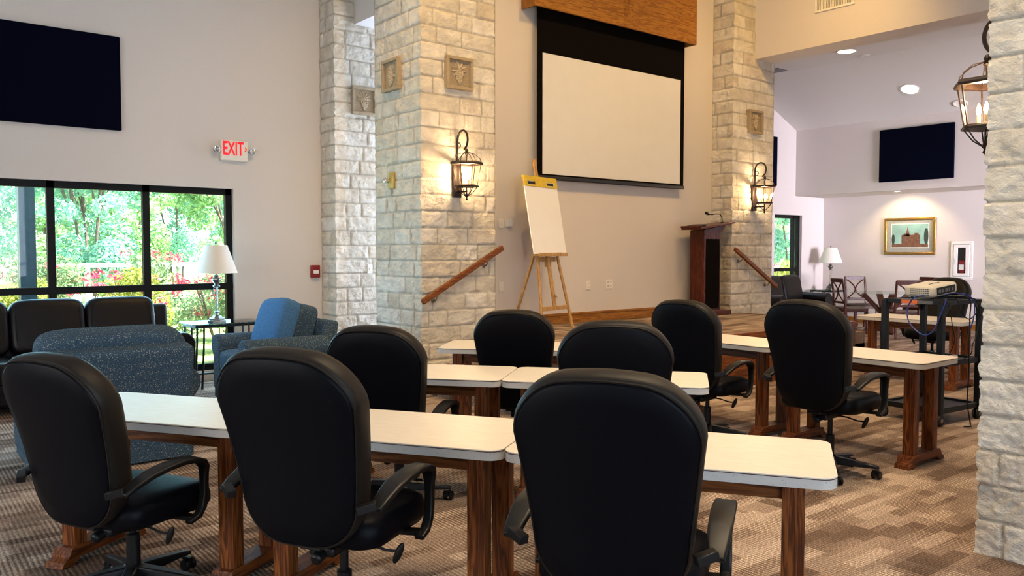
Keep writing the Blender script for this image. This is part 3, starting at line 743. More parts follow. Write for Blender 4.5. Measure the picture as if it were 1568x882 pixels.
# ------------------------------------------------------------------ training tables (local: x along the length, y the depth)
TL, TD, TZ = 1.215, .60, .762
def make_table():
    t = thing('training_table', 'table', 'table', (0, 0, 0), 0, 'cream training tables')
    o = rrect(-TL / 2, TL / 2, -TD / 2, TD / 2, .062, 7)
    top = MB().prism(o, TZ - .006, TZ, 'z').build('tabletop', M['laminate'], t, smooth=30, bevel=.0015, seg=1)
    MB().prism(rrect(-TL / 2 + .0005, TL / 2 - .0005, -TD / 2 + .0005, TD / 2 - .0005, .062, 7), TZ - .042, TZ - .0062, 'z').build('edge_band', M['edge'], top, smooth=30)
    MB().prism(rrect(-TL / 2 - .0006, TL / 2 + .0006, -TD / 2 - .0006, TD / 2 + .0006, .062, 7), TZ - .0088, TZ - .0064, 'z').build('seam_line', M['chairwood'], top, smooth=30)
    MB().box(-.50, .50, -.165, -.135, TZ - .125, TZ - .043).build('apron', M['oak_x'], t, bevel=.003)
    MB().box(-.50, .50, .135, .165, TZ - .125, TZ - .043).build('apron', M['oak_x'], t, bevel=.003)
    for sx in (-1, 1):
        for sy in (-1, 1):
            MB().box(sx * .465 - .040, sx * .465 + .040, sy * .148 - .039, sy * .148 + .039, .075, TZ - .043).build('leg', M['oak_z'], t, bevel=.004)
        poly = [(-.275, 0), (-.265, .028), (-.235, .042), (-.212, .085), (.212, .085), (.235, .042), (.265, .028), (.275, 0), (.20, 0), (.175, .03), (-.175, .03), (-.20, 0)]
        f = MB(); x0, x1 = sx * .465 - .055, sx * .465 + .055
        for i in range(len(poly) // 2):   # quads across the profile keep the arched underside
            pass
        top_ = [(-.275, 0), (-.265, .028), (-.235, .042), (-.212, .085), (-.175, .088), (.175, .088), (.212, .085), (.235, .042), (.265, .028), (.275, 0)]
        bot_ = [(-.215, 0), (-.21, 0), (-.205, 0), (-.20, .0), (-.165, .03), (.165, .03), (.20, 0), (.205, 0), (.21, 0), (.215, 0)]
        f.rings([[(x0, *a), (x1, *a), (x1, *b), (x0, *b)] for a, b in zip(top_, bot_)])
        f.build('foot', M['oak_y'], t, bevel=.004)
    return t
TABLES = []
def fromcorner(nr, rot):   # centre from the near-right corner
    h = math.radians(51 - rot); dx, dy = math.cos(h), math.sin(h); lx, ly = dy, -dx
    return (nr[0] + dx * TD / 2 - lx * TL / 2, nr[1] + dy * TD / 2 - ly * TL / 2, h - PI / 2)
def shift(c, k):
    lx, ly = math.cos(c[2]), math.sin(c[2]); return (c[0] + lx * k, c[1] + ly * k, c[2])
T1 = fromcorner((1.93, 2.46), 18.5); T3 = fromcorner((2.985, 3.81), 12.0)
g = TL + .006
T5 = shift(fromcorner((3.60, 5.40), 9.0), TL)
T7 = (5.675 + TD / 2, 2.545 + TL / 2, -PI / 2)
spec = [(shift(T1, -g), 'cream table at the left end of the nearest row'), (T1, 'cream table in the middle of the nearest row'),
        (shift(T1, g), 'cream table at the right end of the nearest row'), (T3, 'cream table at the left of the second row, behind the nearest row'),
        (shift(T3, g), 'cream table at the right of the second row'), (T5, 'cream table in the back row in front of the wide pillar'),
        (shift(T7, -g), 'cream table between the stage front and the table beside the projector cart'), (T7, 'cream table ending in front of the projector cart'),
        ((9.28 + TD / 2, 4.97 - TL / 2, -PI / 2), 'cream table standing behind the projector cart')]
tp = make_table()
for i, (c, lab) in enumerate(spec):
    o = tp if i == 0 else copy_tree(tp)
    o.location = (c[0], c[1], 0); o.rotation_euler = (0, 0, c[2]); o['label'] = lab

# ------------------------------------------------------------------ task chairs (local: faces +y)
RECL = math.radians(13)
def outline(w0, w1, h, rt, rb, n=9):
    pts = arc(w0 - rb, rb, rb, -90, 0, n) + arc(w1 - rt, h - rt, rt, 0, 90, n) + arc(-w1 + rt, h - rt, rt, 90, 180, n) + arc(-w0 + rb, rb, rb, 180, 270, n)
    # a few points on the straight sides so the back can bend
    out = []
    for a, b in zip(pts, pts[1:] + pts[:1]):
        out.append(a); k = int(math.hypot(b[0] - a[0], b[1] - a[1]) / .06)
        for j in range(1, k + 1): out.append((a[0] + (b[0] - a[0]) * j / (k + 1), a[1] + (b[1] - a[1]) * j / (k + 1)))
    return out
BH, BZ = .755, .385
def back_pt(x, y, h):
    y = y + .035 * math.sin(PI * min(1, h / BH)) * (1 - .3 * h / BH) - .10 * (x / .27) ** 2 * 0.18 * -1
    c, s = math.cos(RECL), math.sin(RECL)
    return (x, -.245 + y * c - h * s, BZ + h * c + y * s)
def make_chair():
    t = thing('task_chair', 'chair', 'chair', (0, 0, 0), 0, 'black high-back task chairs')
    hub = MB().lathe([(.045, .07), (.05, .085), (.045, .125), (.034, .135)], n=20).build('hub', M['plastic'], t)
    for k in range(5):
        a = 2 * PI * k / 5 + PI / 2; ca, sa = math.cos(a), math.sin(a)
        rs = []
        for r, w, z0, z1 in ((.03, .034, .072, .128), (.14, .029, .072, .115), (.25, .024, .074, .100), (.305, .022, .072, .092), (.318, .014, .074, .086)):
            rs.append([(ca * r - sa * s * w, sa * r + ca * s * w, z) for s, z in ((-1, z0), (1, z0), (.8, z1), (-.8, z1))])
        lg = MB().rings(rs).build('base_leg', M['plastic'], t, bevel=.006)
        c = MB(); R = Matrix.Translation((ca * .295, sa * .295, .029)) @ Matrix.Rotation(a + .7 * k, 4, 'Z')
        for s in (-1, 1):
            rr = []
            for rad, x in ((.012, .010), (.026, .010), (.029, .014), (.029, .024), (.024, .029), (.008, .030)):
                rr.append([R @ Vector((s * x, rad * math.cos(2 * PI * j / 16) - .012, rad * math.sin(2 * PI * j / 16))) for j in range(16)])
            c.rings(rr)
        c.box(-.009, .009, -.03, .016, .0, .034, R)
        c.build('caster', M['plastic'], lg)
    MB().lathe([(.030, .12), (.030, .27), (.024, .275)], n=18).build('column_sleeve', M['plastic'], t)
    L = []
    L.append(MB().lathe([(.017, .18), (.017, .36)], n=14).build('gas_lift', M['plastic'], t))
    m = MB().box(-.10, .10, -.13, .12, .335, .368).box(-.055, .055, -.16, .06, .300, .34)
    m.tube([(0, -.14, .315), (0, -.20, .30)], .024, 12)
    L.append(m.build('tilt_mechanism', M['plastic'], t, bevel=.01))
    lv = MB().tube([(.05, -.02, .322), (.13, -.02, .318), (.20, -.02, .305), (.245, -.02, .307)], .0055, 8)
    L.append(lv.build('lever', M['plastic'], t))
    pd = MB().ellipsoid((0, 0, 0), .016, .012, .048, nu=12, nv=8, mat=Matrix.Translation((.255, -.02, .300)) @ Matrix.Rotation(.45, 4, 'Y'))
    pd.build('lever_paddle', M['plastic'], L[-1])
    # seat: stacked rounded outlines
    def so(s, z, dz=0):
        pts = rrect(-.272 * s, .272 * s, -.235 * s, .265 * s, (.09 * s, .12 * s, .12 * s, .09 * s), 7)
        return [(x, y, z - (max(0, y - .16) ** 2) * 2.2 - dz * abs(x)) for x, y in pts]
    m = MB().rings([so(.80, .366), so(.95, .372), so(1.0, .40), so(1.0, .435), so(.965, .468), so(.87, .483), so(.6, .482), so(.2, .474)])
    L.append(m.build('seat', M['leather'], t, smooth=60))
    # backrest: border cushion and rear panel
    ol = [(x, z - (.055 * (x / .296) ** 2 * max(0, z / BH - .35) / .65)) for x, z in outline(.252, .296, BH, .170, .185)]
    cx, cz = 0, BH * .5
    def ro(s, y, ins=0.0):
        r = []
        for x, z in ol:
            d = math.hypot(x, z - cz)
            if ins: k = max(0.05, 1 - ins / max(.05, min(.296, d)));
            else: k = s
            r.append(back_pt(x * k, y, cz + (z - cz) * (1 - ins / (BH / 2)) if ins else cz + (z - cz) * s))
        return r
    m = MB().rings([ro(.15, .088), ro(.55, .088), ro(.82, .083), ro(.93, .068), ro(.985, .042), ro(1.0, .010), ro(1.0, -.022), ro(.985, -.038), ro(.962, -.044), ro(.5, -.042)])
    back = m.build('backrest', M['leather_side'], t, smooth=60); L.append(back)
    MB().rings([ro(.958, -.036), ro(.952, -.050), ro(.93, -.056), ro(.75, -.062), ro(.45, -.066), ro(.12, -.067)]).build('rear_panel', M['leather'], back, smooth=60)
    MB().tube(ro(.966, -.045), .0045, 6, closed=True).build('piping', M['leather_side'], back)
    MB().bar((0, -.10, .345), (0, -.23, .36), .09, .018).bar((0, -.215, .355), (0, -.235, .46), .08, .012, (0, 1, 0)).build('back_bracket', M['plastic'], back, bevel=.004)
    for s in (-1, 1):
        top = [(-.305, .56), (-.25, .586), (-.18, .611), (-.10, .626), (-.02, .632), (.05, .626), (.095, .608), (.112, .582), (.112, .55), (.112, .51), (.112, .455), (.10, .405), (.075, .372), (.02, .355)]
        wd = [.050, .066, .076, .078, .078, .076, .070, .056, .042, .036, .036, .038, .040, .040]
        th = [.020, .024, .026, .026, .026, .026, .028, .028, .028, .028, .028, .028, .024, .020]
        m = MB().sweep_x(top, wd, th, s * .322)
        m.bar((s * .322, -.295, .575), (s * .265, -.335, .56), .035, .03)
        m.bar((s * .322, .06, .365), (s * .09, .06, .35), .05, .018)
        L.append(m.build('armrest', M['plastic'], t, bevel=.004))
    for o in L: o['lift'] = 1
    return t
cp = make_chair()
def place_chair(top, ztop, rot, lab, spin=0.0, first=[True]):
    global cp
    o = cp if first[0] else copy_tree(cp)
    h = math.radians(51 - rot)
    back = -.245 - BH * math.sin(RECL); nz = BZ + BH * math.cos(RECL)
    dz = ztop - nz
    o.location = (top[0] - math.cos(h) * back, top[1] - math.sin(h) * back, 0); o.rotation_euler = (0, 0, h - PI / 2)
    o['label'] = lab; o['dz'] = dz
    first[0] = False
    return o
chairs = [
    place_chair((.575, 3.705), 1.125, 26, 'black task chair at the left end of the nearest row, closest to the blue loveseat'),
    place_chair((1.13, 2.69), 1.20, 21, 'black task chair in the middle of the nearest row'),
    place_chair((1.70, 1.68), 1.185, 19, 'largest, nearest black task chair at the right of the nearest row'),
    place_chair((2.245, 4.03), 1.115, 14, 'black task chair at the left of the second row, by the blue armchair'),
    place_chair((2.95, 2.83), 1.185, 9, 'black task chair at the right of the second row, directly behind the nearest chair'),
    place_chair((3.64, 4.49), 1.115, 9, 'black task chair in the back row in front of the easel'),
    place_chair((4.96, 4.07), 1.155, 45, 'black task chair in the back row in front of the lectern'),
    place_chair((4.80, 2.94), 1.215, 49, 'black task chair at the table that ends in front of the projector cart'),
    place_chair((11.02, 4.62), 1.19, -125, 'black task chair facing us from behind the projector cart')]
for o in chairs:
    dz = o['dz']; del o['dz']
    for c in o.children:
        if c.get('lift'): c.location.z += dz
for o in COL.objects:
    if 'lift' in o: del o['lift']
# ------------------------------------------------------------------ upholstery
def soft(name, mat, parent, c, s, e=.42, mat4=None, nu=36, nv=18):
    m = MB().ellipsoid((0, 0, 0), s[0] / 2, s[1] / 2, s[2] / 2, e, nu, nv)
    T = Matrix.Translation(c) @ (mat4 or Matrix.Identity(4))
    m.v = [tuple(T @ Vector(v)) for v in m.v]
    return m.build(name, mat, parent, smooth=80)
def fabric_chair(label, name, cat, loc, rz, w, pillow=False, frame_h=.86):
    t = thing(name, label, cat, loc, rz)   # faces +y; back plane at y=-.5
    b = M['blue']; h = w / 2
    MB().box(-h, h, -.46, .44, .06, .30).build('base', b, t, bevel=.03, seg=3)
    sk = MB().prism(rrect(-h + .01, h - .01, -.47, .45, .03, 3), .012, .12, 'z'); sk.build('skirt', b, t, bevel=.006)
    R = Matrix.Translation((0, -.42, .28)) @ Matrix.Rotation(math.radians(9), 4, 'X')
    MB().box(-h + .03, h - .03, -.08, .09, -.02, frame_h - .30, R).build('back_frame', b, t, bevel=.035, seg=4)
    for s in (-1, 1):
        a = MB().prism([(x * s, z) for x, z in [(h - .18, .10), (h, .10), (h + .01, .45)] + arc(h - .055, .555, .115, -25, 200, 12) + [(h - .17, .45)]], -.44, .45, 'y')
        a.build('arm', b, t, bevel=.02, seg=3)
    soft('seat_cushion', b, t, (0, .08, .41), (w - .36, .80, .24), .35)
    R = Matrix.Rotation(math.radians(14), 4, 'X')
    soft('back_cushion', b, t, (0, -.27, .70), (w - .06 if not pillow else w - .40, .27, .56), .34, R)
    for sx in (-1, 1):
        for sy in (-1, 1): MB().lathe([(.018, 0), (.022, .07)], (sx * (h - .08), sy * .38, 0), 10).build('leg', M['chairwood'], t)
    return t
fabric_chair('blue flecked loveseat with its back to us at the left', 'loveseat', 'loveseat', (1.445, 6.66, 0), 0, 1.05, frame_h=.88)
fabric_chair('blue flecked armchair facing left beside the wide pillar', 'armchair', 'armchair', (3.36, 8.12, 0), PI / 2, .86, True, .84)
pl = MB().ellipsoid((0, 0, 0), .33, .11, .28, .38, 36, 18)
R = Matrix.Translation((3.36, 8.12, .76)) @ Matrix.Rotation(PI / 2, 4, 'Z') @ Matrix.Translation((0.02, -.055, 0)) @ Matrix.Rotation(math.radians(20), 4, 'X') @ Matrix.Rotation(.08, 4, 'Y')
pl.v = [tuple(R @ Vector(v)) for v in pl.v]
o = pl.build('throw_pillow', M['bluepillow'], None, smooth=80); tag(o, 'bright blue throw pillow in the armchair beside the wide pillar', 'pillow')

def leather_sofa(label, loc, rz, n, cw, back_z=1.0):
    t = thing('leather_sofa', label, 'sofa', loc, rz); w = n * cw; b = M['sofa']
    MB().box(-w / 2 - .22, w / 2 + .22, -.42, .44, .08, .30).build('base', b, t, bevel=.03, seg=3)
    R = Matrix.Translation((0, -.38, .25)) @ Matrix.Rotation(math.radians(7), 4, 'X')
    MB().box(-w / 2 - .20, w / 2 + .20, -.02, .12, 0, back_z - .34, R).build('back_frame', b, t, bevel=.04, seg=3)
    for s in (-1, 1):
        MB().prism([(x * s, z) for x, z in [(w / 2 + .0, .1), (w / 2 + .24, .1), (w / 2 + .25, .5)] + arc(w / 2 + .125, .55, .13, -10, 190, 10) + [(w / 2, .5)]], -.38, .46, 'y').build('arm', b, t, bevel=.02, seg=3)
    for k in range(n):
        x = (k - (n - 1) / 2) * cw
        soft('seat_cushion', b, t, (x, .12, .40), (cw * .99, .72, .22), .32)
        R2 = Matrix.Rotation(math.radians(13), 4, 'X')
        c = soft('back_cushion', b, t, (x, -.17, back_z - .27), (cw * 1.0, .26, .56), .34, R2)
        tb = []
        for i in range(37):
            a = 2 * PI * i / 36; f = lambda v: math.copysign(abs(v) ** .34, v)
            tb.append(R2 @ Vector((cw * .42 * f(math.cos(a)), .118, .225 * f(math.sin(a)))) + Vector((x, -.17, back_z - .27)))
        MB().tube(tb[:-1], .006, 6, closed=True).build('cushion_seam', b, c)
    for sx in (-1, 1):
        for sy in (-1, 1): MB().box(sx * (w / 2 + .12) - .03, sx * (w / 2 + .12) + .03, sy * .36 - .03, sy * .36 + .03, 0, .085).build('leg', M['chairwood'], t, bevel=.004)
    return t
leather_sofa('dark brown leather sofa under the big window', (1.53, 9.20, 0), PI, 3, .68, 1.03)
leather_sofa('dark leather loveseat under the narrow window of the back room', (14.50, 9.20, 0), PI, 2, .68, 1.02)

# ------------------------------------------------------------------ end tables and lamps
def end_table(label, loc, w, d, h, rz=0):
    t = thing('end_table', label, 'side table', loc, rz); b = M['black_metal']
    MB().prism(rrect(-w / 2, w / 2, -d / 2, d / 2, .03, 4), h - .010, h, 'z').build('glass_top', M['tableglass'], t, bevel=.002)
    f = MB()
    for s in (-1, 1):
        f.bar((-w / 2 + .04, s * (d / 2 - .05), h - .028), (w / 2 - .04, s * (d / 2 - .05), h - .028), .024, .034)
        f.bar((s * (w / 2 - .05), -d / 2 + .04, h - .028), (s * (w / 2 - .05), d / 2 - .04, h - .028), .024, .034)
    f.build('top_rail', b, t, bevel=.003)
    for sx in (-1, 1):
        for sy in (-1, 1):
            for k, off in enumerate((0, .075)):
                x, y = sx * (w / 2 - .06 - off), sy * (d / 2 - .05)
                MB().tube([(x, y, h - .03), (x + sx * .004, y, h * .7), (x + sx * .018, y + sy * .004, h * .35), (x + sx * .035, y + sy * .01, 0)], [.012, .012, .013, .014], 8).build('leg', b, t)
    f = MB().bar((-w / 2 + .05, 0, .14), (w / 2 - .05, 0, .14), .02, .02)
    for s in (-1, 1): f.bar((s * (w / 2 - .045), -d / 2 + .05, .14), (s * (w / 2 - .045), d / 2 - .05, .14), .02, .02)
    f.build('stretcher', b, t)
    return t
end_table('black metal end table with glass top between sofa and blue armchair', (3.31, 9.34, 0), .86, .52, .725)
end_table('dark end table in the corner of the back room under the lamp', (16.22, 9.28, 0), .66, .60, .70)
def table_lamp(label, loc, rods, sc_=1.0):
    t = thing('table_lamp', label, 'lamp', loc); t.scale = (sc_,) * 3; n_ = M['nickel']
    MB().lathe([(.105, 0), (.105, .018), (.088, .022), (.088, .040), (.066, .046), (.055, .062), (.025, .075), (.020, .10), (.036, .108), (.036, .118), (.010, .12)] if rods else
               [(.085, 0), (.088, .02), (.07, .035), (.075, .06), (.05, .085), (.026, .10), (.03, .115), (.012, .12)], n=8 if rods else 20).build('base', n_, t, smooth=25)
    if rods:
        for k in range(4):
            a = PI / 2 * k + .5; MB().tube([(.030 * math.cos(a), .030 * math.sin(a), .118), (.030 * math.cos(a), .030 * math.sin(a), .40)], .0085, 10).build('glass_rod', M['lampglass'], t)
        MB().tube([(0, 0, .118), (0, 0, .40)], .006, 8).build('centre_rod', n_, t)
    else:
        MB().lathe([(.040, .12), (.034, .25), (.037, .40)], n=8).build('crystal_column', M['lampglass'], t, smooth=20)
        MB().tube([(0, 0, .118), (0, 0, .40)], .012, 8).build('centre_rod', M['chrome'], t)
    MB().lathe([(.038, .40), (.040, .412), (.018, .42), (.030, .44), (.052, .475), (.050, .49), (.022, .51), (.034, .52), (.014, .535), (.012, .60)], n=20).build('urn', n_, t)
    MB().lathe([(.232, .555), (.122, .875), (.119, .875), (.229, .555)], n=40).rings if False else None
    m = MB(); prof = [(.234, .555), (.180, .712), (.124, .872), (.121, .872), (.177, .712), (.231, .555)]
    rs = [[(r * math.cos(2 * PI * k / 40), r * math.sin(2 * PI * k / 40), z) for k in range(40)] for r, z in prof]
    m.rings(rs, closed=True); m.build('lamp_shade', M['shade'], t, smooth=50)
    h = MB().tube([(0, 0, .60), (0, 0, .875)], .004, 6)
    for k in range(3): a = 2 * PI * k / 3; h.tube([(0, 0, .868), (.121 * math.cos(a), .121 * math.sin(a), .868)], .003, 5)
    h.build('harp', n_, t)
    MB().lathe([(.004, .872), (.008, .885), (.015, .90), (.008, .915), (.002, .918)], n=12).build('finial', n_, t)
    return t
table_lamp('table lamp with cream shade and clear rods in front of the big window', (3.23, 9.34, .725), True)
table_lamp('table lamp with white shade in the far corner of the back room', (16.22, 9.25, .70), False, 1.02)

# ------------------------------------------------------------------ back room dining set
GT = (14.92, 7.40)
t = thing('dining_table', 'round glass-topped dining table on angled wooden supports', 'table', (*GT, 0), .35)
MB().lathe([(.60, .742), (.608, .748), (.60, .755), (.001, .755)], n=48).build('glass_top', M['tableglass'], t)
for k in range(4):
    a = PI / 2 * k + .4; ca, sa = math.cos(a), math.sin(a)
    MB().bar((.07 * ca, .07 * sa, .38), (.40 * ca, .40 * sa, .735), .07, .10, (-sa, ca, 0)).build('top_brace', M['chairwood'], t, bevel=.006)
    MB().bar((.07 * ca, .07 * sa, .36), (.36 * ca, .36 * sa, .02), .07, .09, (-sa, ca, 0)).build('foot_brace', M['chairwood'], t, bevel=.006)
MB().box(-.08, .08, -.08, .08, .25, .50).build('pedestal', M['chairwood'], t, bevel=.01)
def make_dining():
    t = thing('dining_chair', 'x', 'chair', (0, 0, 0), 0, 'dark X-back dining chairs'); c = M['chairwood']   # faces +y
    for s in (-1, 1):
        MB().bar((s * .20, .20, 0), (s * .20, .19, .44), .036, .036).build('front_leg', c, t, bevel=.004)
        p = [(-.27, 0), (-.225, .25), (-.21, .46), (-.225, .70), (-.275, .98)]
        MB().sweep_x(p, .036, [.032, .038, .042, .036, .028], s * .195).build('back_leg', c, t, bevel=.003)
    m = MB().box(-.19, .19, -.215, -.195, .39, .44).box(-.19, .19, .18, .20, .39, .44)
    for s in (-1, 1): m.box(s * .20 - .01, s * .20 + .01, -.2, .19, .39, .44)
    m.build('seat_rail', c, t, bevel=.003)
    MB().prism(rrect(-.225, .225, -.20, .235, .04, 5), .44, .475, 'z').build('seat', M['seatpad'], t, bevel=.014, seg=3)
    yz = lambda z: -.21 - .065 * max(0, (z - .46)) / .52
    MB().bar((-.205, yz(.96), .955), (.205, yz(.96), .955), .024, .075).build('top_rail', c, t, bevel=.006)
    MB().bar((-.18, yz(.56), .56), (.18, yz(.56), .56), .018, .04).build('lower_rail', c, t, bevel=.004)
    for s in (-1, 1):   # two bowed bars cross in the middle
        pts = []
        for i in range(9):
            f = i / 8; z = .57 + .36 * f; x = s * (-.17 + .34 * f) + s * .035 * math.sin(2 * PI * f)
            pts.append((x, yz(z) - .003 * s, z))
        MB().tube(pts, .013, 8).build('cross_bar', c, t)
    return t
dp = make_dining()
for i, (x, y, h, lab) in enumerate([(14.20, 7.93, -33, 'X-back dining chair at the left of the glass table, nearest the loveseat'),
                                    (15.56, 8.33, -125, 'X-back dining chair at the far left side of the glass table'),
                                    (14.10, 6.60, 46, 'X-back dining chair at the near right side of the glass table'),
                                    (16.14, 7.16, 169, 'X-back dining chair at the far right side of the glass table')]):
    o = dp if i == 0 else copy_tree(dp)
    a = math.radians(h); o.location = (x + .25 * math.cos(a), y + .25 * math.sin(a), 0); o.rotation_euler = (0, 0, a - PI / 2); o.scale = (1.03, 1.03, 1.03); o['label'] = lab
# framed print
t = thing('framed_picture', 'gold framed print of a red courthouse on the back room wall', 'picture', (XE, 7.80, 1.82), -PI / 2)
W_, H_ = .515, .375
f = MB()
for a in ((-W_, W_, H_ - .055, H_), (-W_, W_, -H_, -H_ + .055), (-W_, -W_ + .055, -H_ + .055, H_ - .055), (W_ - .055, W_, -H_ + .055, H_ - .055)): f.box(a[0], a[1], -.035, 0, a[2], a[3])
f.build('frame', M['gold'], t, bevel=.012, seg=3)
MB().box(-W_ + .05, W_ - .05, -.012, -.001, -H_ + .05, H_ - .05).build('mat_board', M['mat_board'], t, smooth=0)
MB().box(-.375, .385, -.0135, -.012, -.235, .26).build('print_border', M['paper'], t, smooth=0)
sky = simple('print_sky', (0.33, 0.52, 0.50), .6, nscale=3, namt=.3); brick = simple('print_brick', (0.22, 0.085, 0.05), .6, nscale=40, namt=.4); tree_ = simple('print_tree', (0.04, 0.06, 0.05), .6)
pr = MB().box(-.36, .37, -.0142, -.0135, -.22, .245).build('print_sky', sky, t, smooth=0)
b = MB().box(-.16, .21, -.0152, -.0142, -.16, .03).box(-.07, -.01, -.0152, -.0142, .03, .10).prism([(-.06, .10), (-.02, .10), (-.04, .20)], -.0152, -.0142, 'y').box(-.12, .0, -.0152, -.0142, .0, .06).box(.10, .18, -.0152, -.0142, .03, .065).box(-.36, .37, -.0150, -.0142, -.22, -.15)
b.build('print_building', brick, t, smooth=0)
wn = MB()
for k in range(9):
    for z in (-.12, -.05): wn.box(-.15 + k * .04, -.138 + k * .04, -.0156, -.0152, z, z + .045)
wn.build('print_windows', tree_, t, smooth=0)
MB().ellipsoid((.33, -.0146, .0), .045, .0006, .17, nu=16, nv=8).ellipsoid((-.33, -.0146, -.06), .035, .0006, .11, nu=16, nv=8).build('print_trees', tree_, t)
MB().box(-W_ + .05, W_ - .05, -.019, -.018, -H_ + .05, H_ - .05).build('glazing', M['glass'], t, smooth=0)
# extinguisher cabinet
t = thing('extinguisher_cabinet', 'white fire extinguisher cabinet with narrow dark glass on the back room wall', 'cabinet', (XE, 6.79, 1.34), -PI / 2)
f = MB()
for a in ((-.20, .20, .31, .37), (-.20, .20, -.37, -.31), (-.20, -.15, -.31, .31), (.15, .20, -.31, .31)): f.box(a[0], a[1], -.022, 0, a[2], a[3])
f.build('trim_frame', M['white'], t, bevel=.006)
f = MB()
for a in ((-.145, .145, .25, .305), (-.145, .145, -.305, -.25), (-.145, -.075, -.25, .25), (.075, .145, -.25, .25)): f.box(a[0], a[1], -.03, -.004, a[2], a[3])
d = f.build('door', M['white'], t, bevel=.004)
MB().tube([(-.115, -.03, .03), (-.115, -.05, .02), (-.115, -.05, -.05), (-.115, -.03, -.06)], .006, 8).build('handle', M['chrome'], d)
MB().box(-.15, .15, -.003, -.001, -.31, .31).build('back_panel', M['hole'], t, smooth=0)
MB().box(-.075, .075, -.026, -.024, -.25, .25).build('door_glass', M['glass'], d, smooth=0)
e = thing('fire_extinguisher', 'red fire extinguisher seen through the cabinet glass', 'fire extinguisher', (XE, 6.79, 1.04), -PI / 2)
MB().lathe([(.002, .0), (.009, .01), (.0095, .20), (.006, .24), (.003, .25)], (0, -.0135, .06), 16).build('inner', M['fe_red'], e) if False else None
m = MB().ellipsoid((0, -.0135, .18), .055, .009, .13, .5, 20, 12); m.build('cylinder', M['fe_red'], e)
MB().box(-.045, .045, -.0235, -.0195, .12, .22).build('instruction_band', M['white'], e, smooth=0)
MB().box(-.02, .02, -.02, -.006, .30, .335).bar((-.05, -.013, .345), (.04, -.013, .36), .012, .014).build('valve_handle', M['plastic'], e, smooth=0)

# ------------------------------------------------------------------ projector cart
CX0, CX1, CY0, CY1 = 7.35, 7.96, 3.18, 3.69
cx, cy = (CX0 + CX1) / 2 + .03, (CY0 + CY1) / 2 - .06; hx, hy = .31, .265
CRZ = math.radians(-6.5)
t = thing('projector_cart', 'black rolling projector cart with three shelves', 'cart', (cx, cy, 0), CRZ)
k_ = M['plastic']
for sx in (-1, 1):
    for sy in (-1, 1):
        MB().box(sx * hx - .026, sx * hx + .026, sy * hy - .026, sy * hy + .026, .10, 1.09).build('post', k_, t, bevel=.006)
        c = MB()
        for s in (-1, 1):
            c.lathe([(.015, s * .008), (.046, s * .008), (.052, s * .014), (.046, s * .024), (.012, s * .026)], (sx * hx, sy * hy, .052), 18, 'y')
        c.box(sx * hx - .008, sx * hx + .008, sy * hy - .008, sy * hy + .008, .05, .11)
        cc = c.build('caster', k_, t)
        MB().lathe([(.020, -.028), (.020, .028)], (sx * hx, sy * hy, .052), 12, 'y').build('wheel_hub', M['nickel'], cc)
def shelf(z, lip):
    m = MB().box(-hx - .01, hx + .01, -hy - .01, hy + .01, z - .012, z)
    for s in (-1, 1):
        m.box(-hx - .012, hx + .012, s * hy - .012, s * hy + .012, z - .03, z + lip); m.box(s * hx - .012, s * hx + .012, -hy, hy, z - .03, z + lip)
    m.build('shelf', k_, t, bevel=.004)
shelf(.135, .02); shelf(.55, .02); shelf(1.09, .008)
for sx in (-1, 1):   # corner gussets under the top
    for y in (-hy - .02, hy + .006):
        MB().prism([(sx * hx, .93), (sx * hx, 1.07), (sx * (hx - .13), 1.07)], y, y + .014, 'y').build('gusset', k_, t, smooth=0)
tag(MB().box(-hx - .0145, -hx - .0125, -.05, .10, 1.062, 1.095).build('tape_strip', M['orange'], t, smooth=0))
tag(MB().box(-hx - .0145, -hx - .0125, -.19, -.055, 1.064, 1.093).build('label_strip', M['grey'], t, smooth=0))
t = thing('projector', 'beige projector on top of the black cart', 'projector', (7.62, 3.36, 1.121), 0); t.rotation_euler = (0, math.radians(-6), math.radians(-8)); t.scale = (1.12, 1.12, 1.25)
MB().box(-.165, .165, -.125, .125, .012, .095).build('body', M['beige'], t, bevel=.022, seg=3)
f = MB()
for i in range(9):
    for j in range(4): f.box(-.1662, -.1645, -.085 + i * .018, -.073 + i * .018, .026 + j * .014, .034 + j * .014)
f.build('vent_grille', M['grey'], t, smooth=0)
MB().box(-.12, .13, -.1262, -.122, .026, .078).build('port_panel', M['hole'], t, smooth=0)
m = MB()
for i, w in enumerate((.03, .022, .03, .018, .018)): m.box(-.10 + i * .045, -.10 + i * .045 + w, -.130, -.1258, .04, .062)
m.build('ports', M['grey'], t, smooth=0)
MB().lathe([(.045, .118), (.045, .150), (.036, .152), (.030, .142), (.002, .142)], (.07, 0, .052), 20, 'y').build('lens', M['plastic'], t)
m = MB()
for i in range(5): m.lathe([(.008, .094), (.008, .099), (.002, .0995)], (-.06 + i * .03, -.03, 0), 10)
m.build('buttons', M['grey'], t)
m = MB()
for sx in (-1, 1):
    for sy in (-1, 1): m.lathe([(.012, .0), (.012, .014)], (sx * .12, sy * .085, 0), 10)
m.build('foot', M['plastic'], t)
def spline(pts, n=8):
    P = [Vector(p) for p in pts]; out = []
    for i in range(len(P) - 1):
        a, b, c, d = P[max(i - 1, 0)], P[i], P[i + 1], P[min(i + 2, len(P) - 1)]
        for k in range(n):
            u = k / n
            out.append(.5 * ((2 * b) + (c - a) * u + (2 * a - 5 * b + 4 * c - d) * u * u + (3 * b - a - 3 * c + d) * u ** 3))
    return out + [P[-1]]
def cable(label, pts, r, mat):
    o = MB().tube(spline([(p[0] - 7.655, p[1] - 3.435 + (-.012 if p[1] < 3.19 else 0), p[2]) for p in pts]), r, 7).build('cable', mat); o.location = (cx, cy, 0); o.rotation_euler = (0, 0, CRZ); tag(o, label, 'cable', 'cables on the projector cart')
x0, y0 = CX0, CY0
